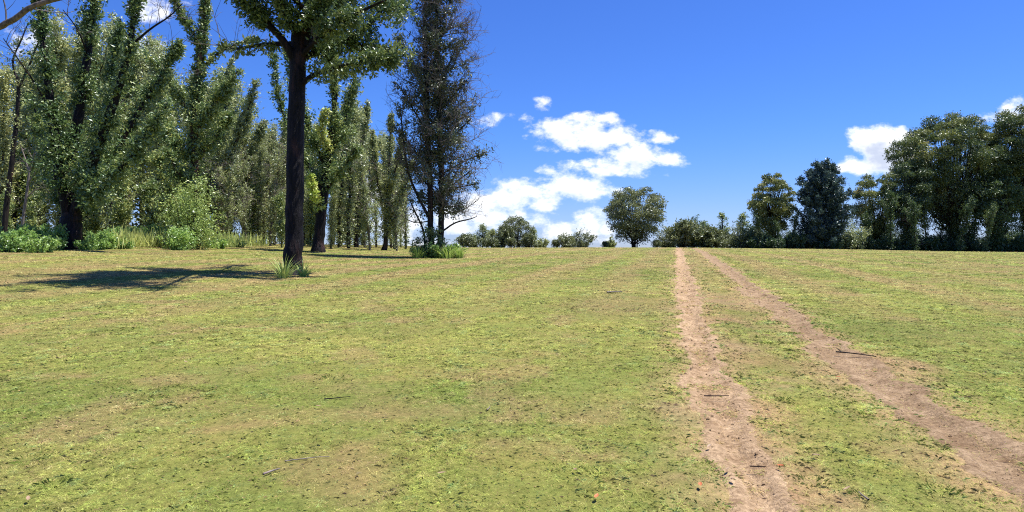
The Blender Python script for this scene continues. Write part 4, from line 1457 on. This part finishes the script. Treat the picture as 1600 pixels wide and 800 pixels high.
# ------------------------------------------------------------------ litter on the grass
def stick(label, px, py, ang, L, r, seed, fork=False, mat='twig'):
    rng = np.random.default_rng(seed)
    b = at(px, py)
    tb = Tubes()
    d = np.array([math.cos(ang), math.sin(ang), .0])
    P, rr = limb(rng, -d * L / 2, d, L, r, r * .55, 7, .10)
    x, y = P[:, 0] + b[0], P[:, 1] + b[1]
    P[:, 2] = G(x, y) - b[2] + r * .8 + .012
    tb.add(P, rr, 6)
    if fork:
        Q, r2 = limb(rng, P[1], [math.cos(ang + 2.2), math.sin(ang + 2.2), .25], L * .22, r * .8, r * .5, 3, .1)
        tb.add(Q, r2, 5)
    o = obj('stick', tb.mesh('stick', M[mat]), None, [float(c) for c in b])
    tag(o, label, 'stick', 'fallen sticks')


stick('forked dark stick lying across the edge of the right rut', 1337, 559, -.75, .46, .009, 1, True, 'bark_dark')
stick('thin brown stick lying in the middle of the left rut', 1120, 623, -.28, .23, .007, 2, False, 'bark_red')
stick('short pale stick standing out of the grass near the lower frame edge', 421, 740, 1.2, .12, .008, 3, False, 'twig_pale')
stick('long bleached twig lying flat on the grass beside the short pale stick', 480, 718, .5, .30, .004, 4, False, 'twig_pale')
stick('small pale twig upright-looking on the worn grass left of the left rut', 764, 636, 1.3, .13, .006, 5, False, 'twig_pale')
stick('short twig at the crumbling edge of the left rut, lower down', 1185, 735, -.5, .11, .005, 6, False, 'bark_red')
stick('dark twig on the grass above the brown worn patch', 528, 620, .3, .25, .006, 7, False, 'bark_dark')
stick('stubby bleached stick lying on the grass halfway to the crest', 961, 459, .35, .45, .020, 9, False, 'twig_pale')
stick('pale curved twig on the grass strip between the ruts', 1352, 775, 1.4, .12, .006, 8, False, 'twig_pale')


def litter_mat(name, c):
    m, N, L = new_mat(name)
    bs = N.new('ShaderNodeBsdfPrincipled')
    bs.inputs['Roughness'].default_value = .6
    n = N.new('ShaderNodeTexNoise')
    n.inputs['Scale'].default_value = 40
    rp = N.new('ShaderNodeValToRGB')
    rp.color_ramp.elements[0].color = (*[k * .6 for k in c], 1)
    rp.color_ramp.elements[1].color = (*[min(1, k * 1.2) for k in c], 1)
    L.new(n.outputs['Fac'], rp.inputs[0])
    L.new(rp.outputs[0], bs.inputs['Base Color'])
    o = N.new('ShaderNodeOutputMaterial')
    L.new(bs.outputs[0], o.inputs[0])
    return m


LM = {'orange': litter_mat('leaf_litter_orange', (.45, .13, .04)), 'tan': litter_mat('leaf_litter_tan', (.30, .20, .12))}


def curled_leaf(seed, L, mat):
    rng = np.random.default_rng(seed)
    V, Fq = [], []
    for i in range(8):
        t = i / 7
        w = L * .2 * math.sin(math.pi * min(1, t * .96 + .03)) ** .8
        x = (t - .5) * L
        z = .012 + .35 * L * (t - .5) ** 2
        for s in (-1, 0, 1):
            V.append((x, s * w, z + abs(s) * w * .5))
    for i in range(7):
        for s in range(2):
            a = i * 3 + s
            Fq.append((a, a + 3, a + 4, a + 1))
    return mesh_np('fallen_leaf', np.array(V), np.array(Fq), mat, True)


lmesh = {'orange': curled_leaf(1, .06, LM['orange']), 'tan': curled_leaf(2, .055, LM['tan'])}
llab = {'orange': 'curled orange fallen leaf lying on the ground', 'tan': 'curled tan fallen leaf lying on the ground'}
for i, (px, py, c) in enumerate([(1221, 736, 'orange'), (1045, 552, 'orange'), (1067, 586, 'orange'), (1562, 597, 'orange'), (1518, 602, 'orange'), (932, 783, 'orange'), (900, 740, 'tan'),
                                 (1108, 704, 'tan'), (1138, 742, 'tan'), (1145, 755, 'tan'), (1310, 596, 'orange'), (1276, 718, 'tan'), (1325, 768, 'tan'), (1476, 502, 'tan'), (1538, 589, 'tan'),
                                 (43, 783, 'tan'), (497, 636, 'tan'), (500, 695, 'tan'), (290, 571, 'tan'), (382, 726, 'tan'), (690, 745, 'tan'), (1095, 764, 'orange')]):
    p = at(px, py)
    o = obj('fallen_leaf', lmesh[c], None, [float(p[0]), float(p[1]), float(p[2]) + .018])
    o.rotation_euler = (rngf.uniform(-.3, .3), rngf.uniform(-.3, .3), rngf.uniform(0, 6.28))
    tag(o, llab[c], 'leaf', 'fallen %s leaves' % c)

# dark understorey that closes the gaps under the right-hand stand
og = 'dark bushes under the right-hand stand'
olab = 'dark shaded bush among the trunks of the right-hand stand'
proto = None
for k in range(30):
    px = 1185 + k * 16 + rngf.uniform(-7, 7)
    p = ground_pt(px, rngf.uniform(108, 122))
    s_ = rngf.uniform(.45, .95) * (1.0 if px > 1330 else .75)
    if proto is None:
        proto = shrub('understorey_bush', olab, p, 4.2, 5.6, 330, 'leaf_dark', 420, .24, 13, .28, group=og, spiky=.3)
    else:
        duplicate(proto, olab, p, rngf.uniform(0, 6.28), (s_, s_, s_ * rngf.uniform(.9, 1.2)), og)

sg2 = 'low scrub along the foot of the right-hand stand'
slab = 'low dark scrub along the sunny foot of the right-hand stand'
proto = None
for k in range(34):
    px = 1180 + k * 14 + rngf.uniform(-5, 5)
    p = ground_pt(px, rngf.uniform(101, 107))
    s_ = rngf.uniform(.6, 1.3)
    if proto is None:
        proto = shrub('scrub_bush', slab, p, 3.0, 2.0, 331, 'leaf_dark', 200, .2, 12, .22, group=sg2, spiky=.6)
    else:
        duplicate(proto, slab, p, rngf.uniform(0, 6.28), (s_, s_, s_ * rngf.uniform(.8, 1.5)), sg2)

wg = 'tall weeds in the shade at the forest edge'
wlab = 'tall ragged weed standing in the strip behind the front weed clumps'
proto = None
for k in range(26):
    px = -40 + k * 11.5 + rngf.uniform(-5, 5)
    if 88 < px < 132:
        continue
    p = ground_pt(px, np.interp(px, [-40, 100, 180, 260], [32.5, 34, 40, 44]) + rngf.uniform(0, 3))
    s_ = rngf.uniform(.65, 1.15)
    if proto is None:
        proto = shrub('tall_weed', wlab, p, 1.5, 1.5, 332, 'weed', 170, .12, 12, .4, group=wg, spiky=.8, stems=11)
    else:
        duplicate(proto, wlab, p, rngf.uniform(0, 6.28), (s_, s_, s_ * rngf.uniform(.8, 1.2)), wg)

# ragged low growth that ties the crest's tree line together
rg = 'ragged low growth along the middle of the crest'
rlab = 'ragged low growth filling in between the larger crest bushes'
proto = None
for k, px in enumerate([728, 736, 760, 772, 786, 797, 812, 826, 838, 868, 915, 948, 1024, 1034, 1050, 1062, 1072, 1080, 1094, 1104, 1120, 1136, 1144, 1158, 1166, 1176, 1182]):
    p = ground_pt(px + rngf.uniform(-3, 3), rngf.uniform(108, 119))
    big = 1.25 if px > 1050 else (.55 if 850 < px < 970 else .8)
    s_ = big * rngf.choice([.45, .7, 1., 1.45], p=[.3, .3, .25, .15])
    if proto is None:
        proto = plume_tree('ragged_shrub', rlab, px, p[1], 368, 16, 334, 'leaf_olive', 40, .22, 10, .4, rg, 1.1, shoots=12)
        proto.location = [float(c) for c in p]
    else:
        duplicate(proto, rlab, p, rngf.uniform(0, 6.28), (s_, s_, s_ * rngf.uniform(.7, 1.4)), rg)

# grassy blades round the foot of the twin trunks
for i, (px, d, lab) in enumerate(((652, 40.2, 'long grassy tuft at the shaded end of the bush round the twin trunks'), (700, 39.8, 'long grassy tuft in front of the bush round the twin trunks'), (718, 40.6, 'long grassy tuft at the sunny end of the bush round the twin trunks'))):
    strap_tuft('grass_tuft', lab, ground_pt(px, d), 130, .9, 400 + i, 'leaf_bright', .9, .03, 'grassy tufts round the twin trunks')


def track_stones():
    """Loose grit and crumbs of earth on the two ruts."""
    rng = np.random.default_rng(505)
    n = 1700
    y = 3 + 26 * rng.uniform(0, 1, n) ** 1.7
    k = rng.integers(0, 2, n)
    x = np.where(k == 0, np.interp(y, LINES[0][:, 1], LINES[0][:, 0]), np.interp(y, LINES[1][:, 1], LINES[1][:, 0])) + rng.normal(0, .2, n)
    keep = rut_dist(x, y) < 1.5
    x, y = x[keep], y[keep]
    n = len(x)
    r = np.minimum(.003 + .003 * rng.exponential(1, n), .014) * (1 + y * .04)
    oct_ = np.array([(1, 0, 0), (0, 1, 0), (-1, 0, 0), (0, -1, 0), (0, 0, .7), (0, 0, -.5)])
    P = oct_[None] * r[:, None, None] * rng.uniform(.6, 1.4, (n, 6, 1))
    an = rng.uniform(0, 6.28, n)
    ca, sa = np.cos(an)[:, None], np.sin(an)[:, None]
    X = P[..., 0] * ca - P[..., 1] * sa + x[:, None]
    Y = P[..., 0] * sa + P[..., 1] * ca + y[:, None]
    rd = rut_dist(x, y)
    z = G(x, y) + np.clip(.03 * (1.05 - rd), -.0, .006) - .045 * sstep(1.0, .2, rd) * (rd < 1.02)
    V = np.stack([X, Y, P[..., 2] + z[:, None] + r[:, None] * .3], -1).reshape(-1, 3)
    tri = np.array([(0, 1, 4), (1, 2, 4), (2, 3, 4), (3, 0, 4), (1, 0, 5), (2, 1, 5), (3, 2, 5), (0, 3, 5)])
    Fc = (np.arange(n)[:, None, None] * 6 + tri[None]).reshape(-1, 3)
    tag(obj('gravel', mesh_np('gravel', V, Fc, earth_mat(.85))), 'loose grit and crumbs of earth along the two wheel ruts', 'gravel', kind='stuff')


track_stones()
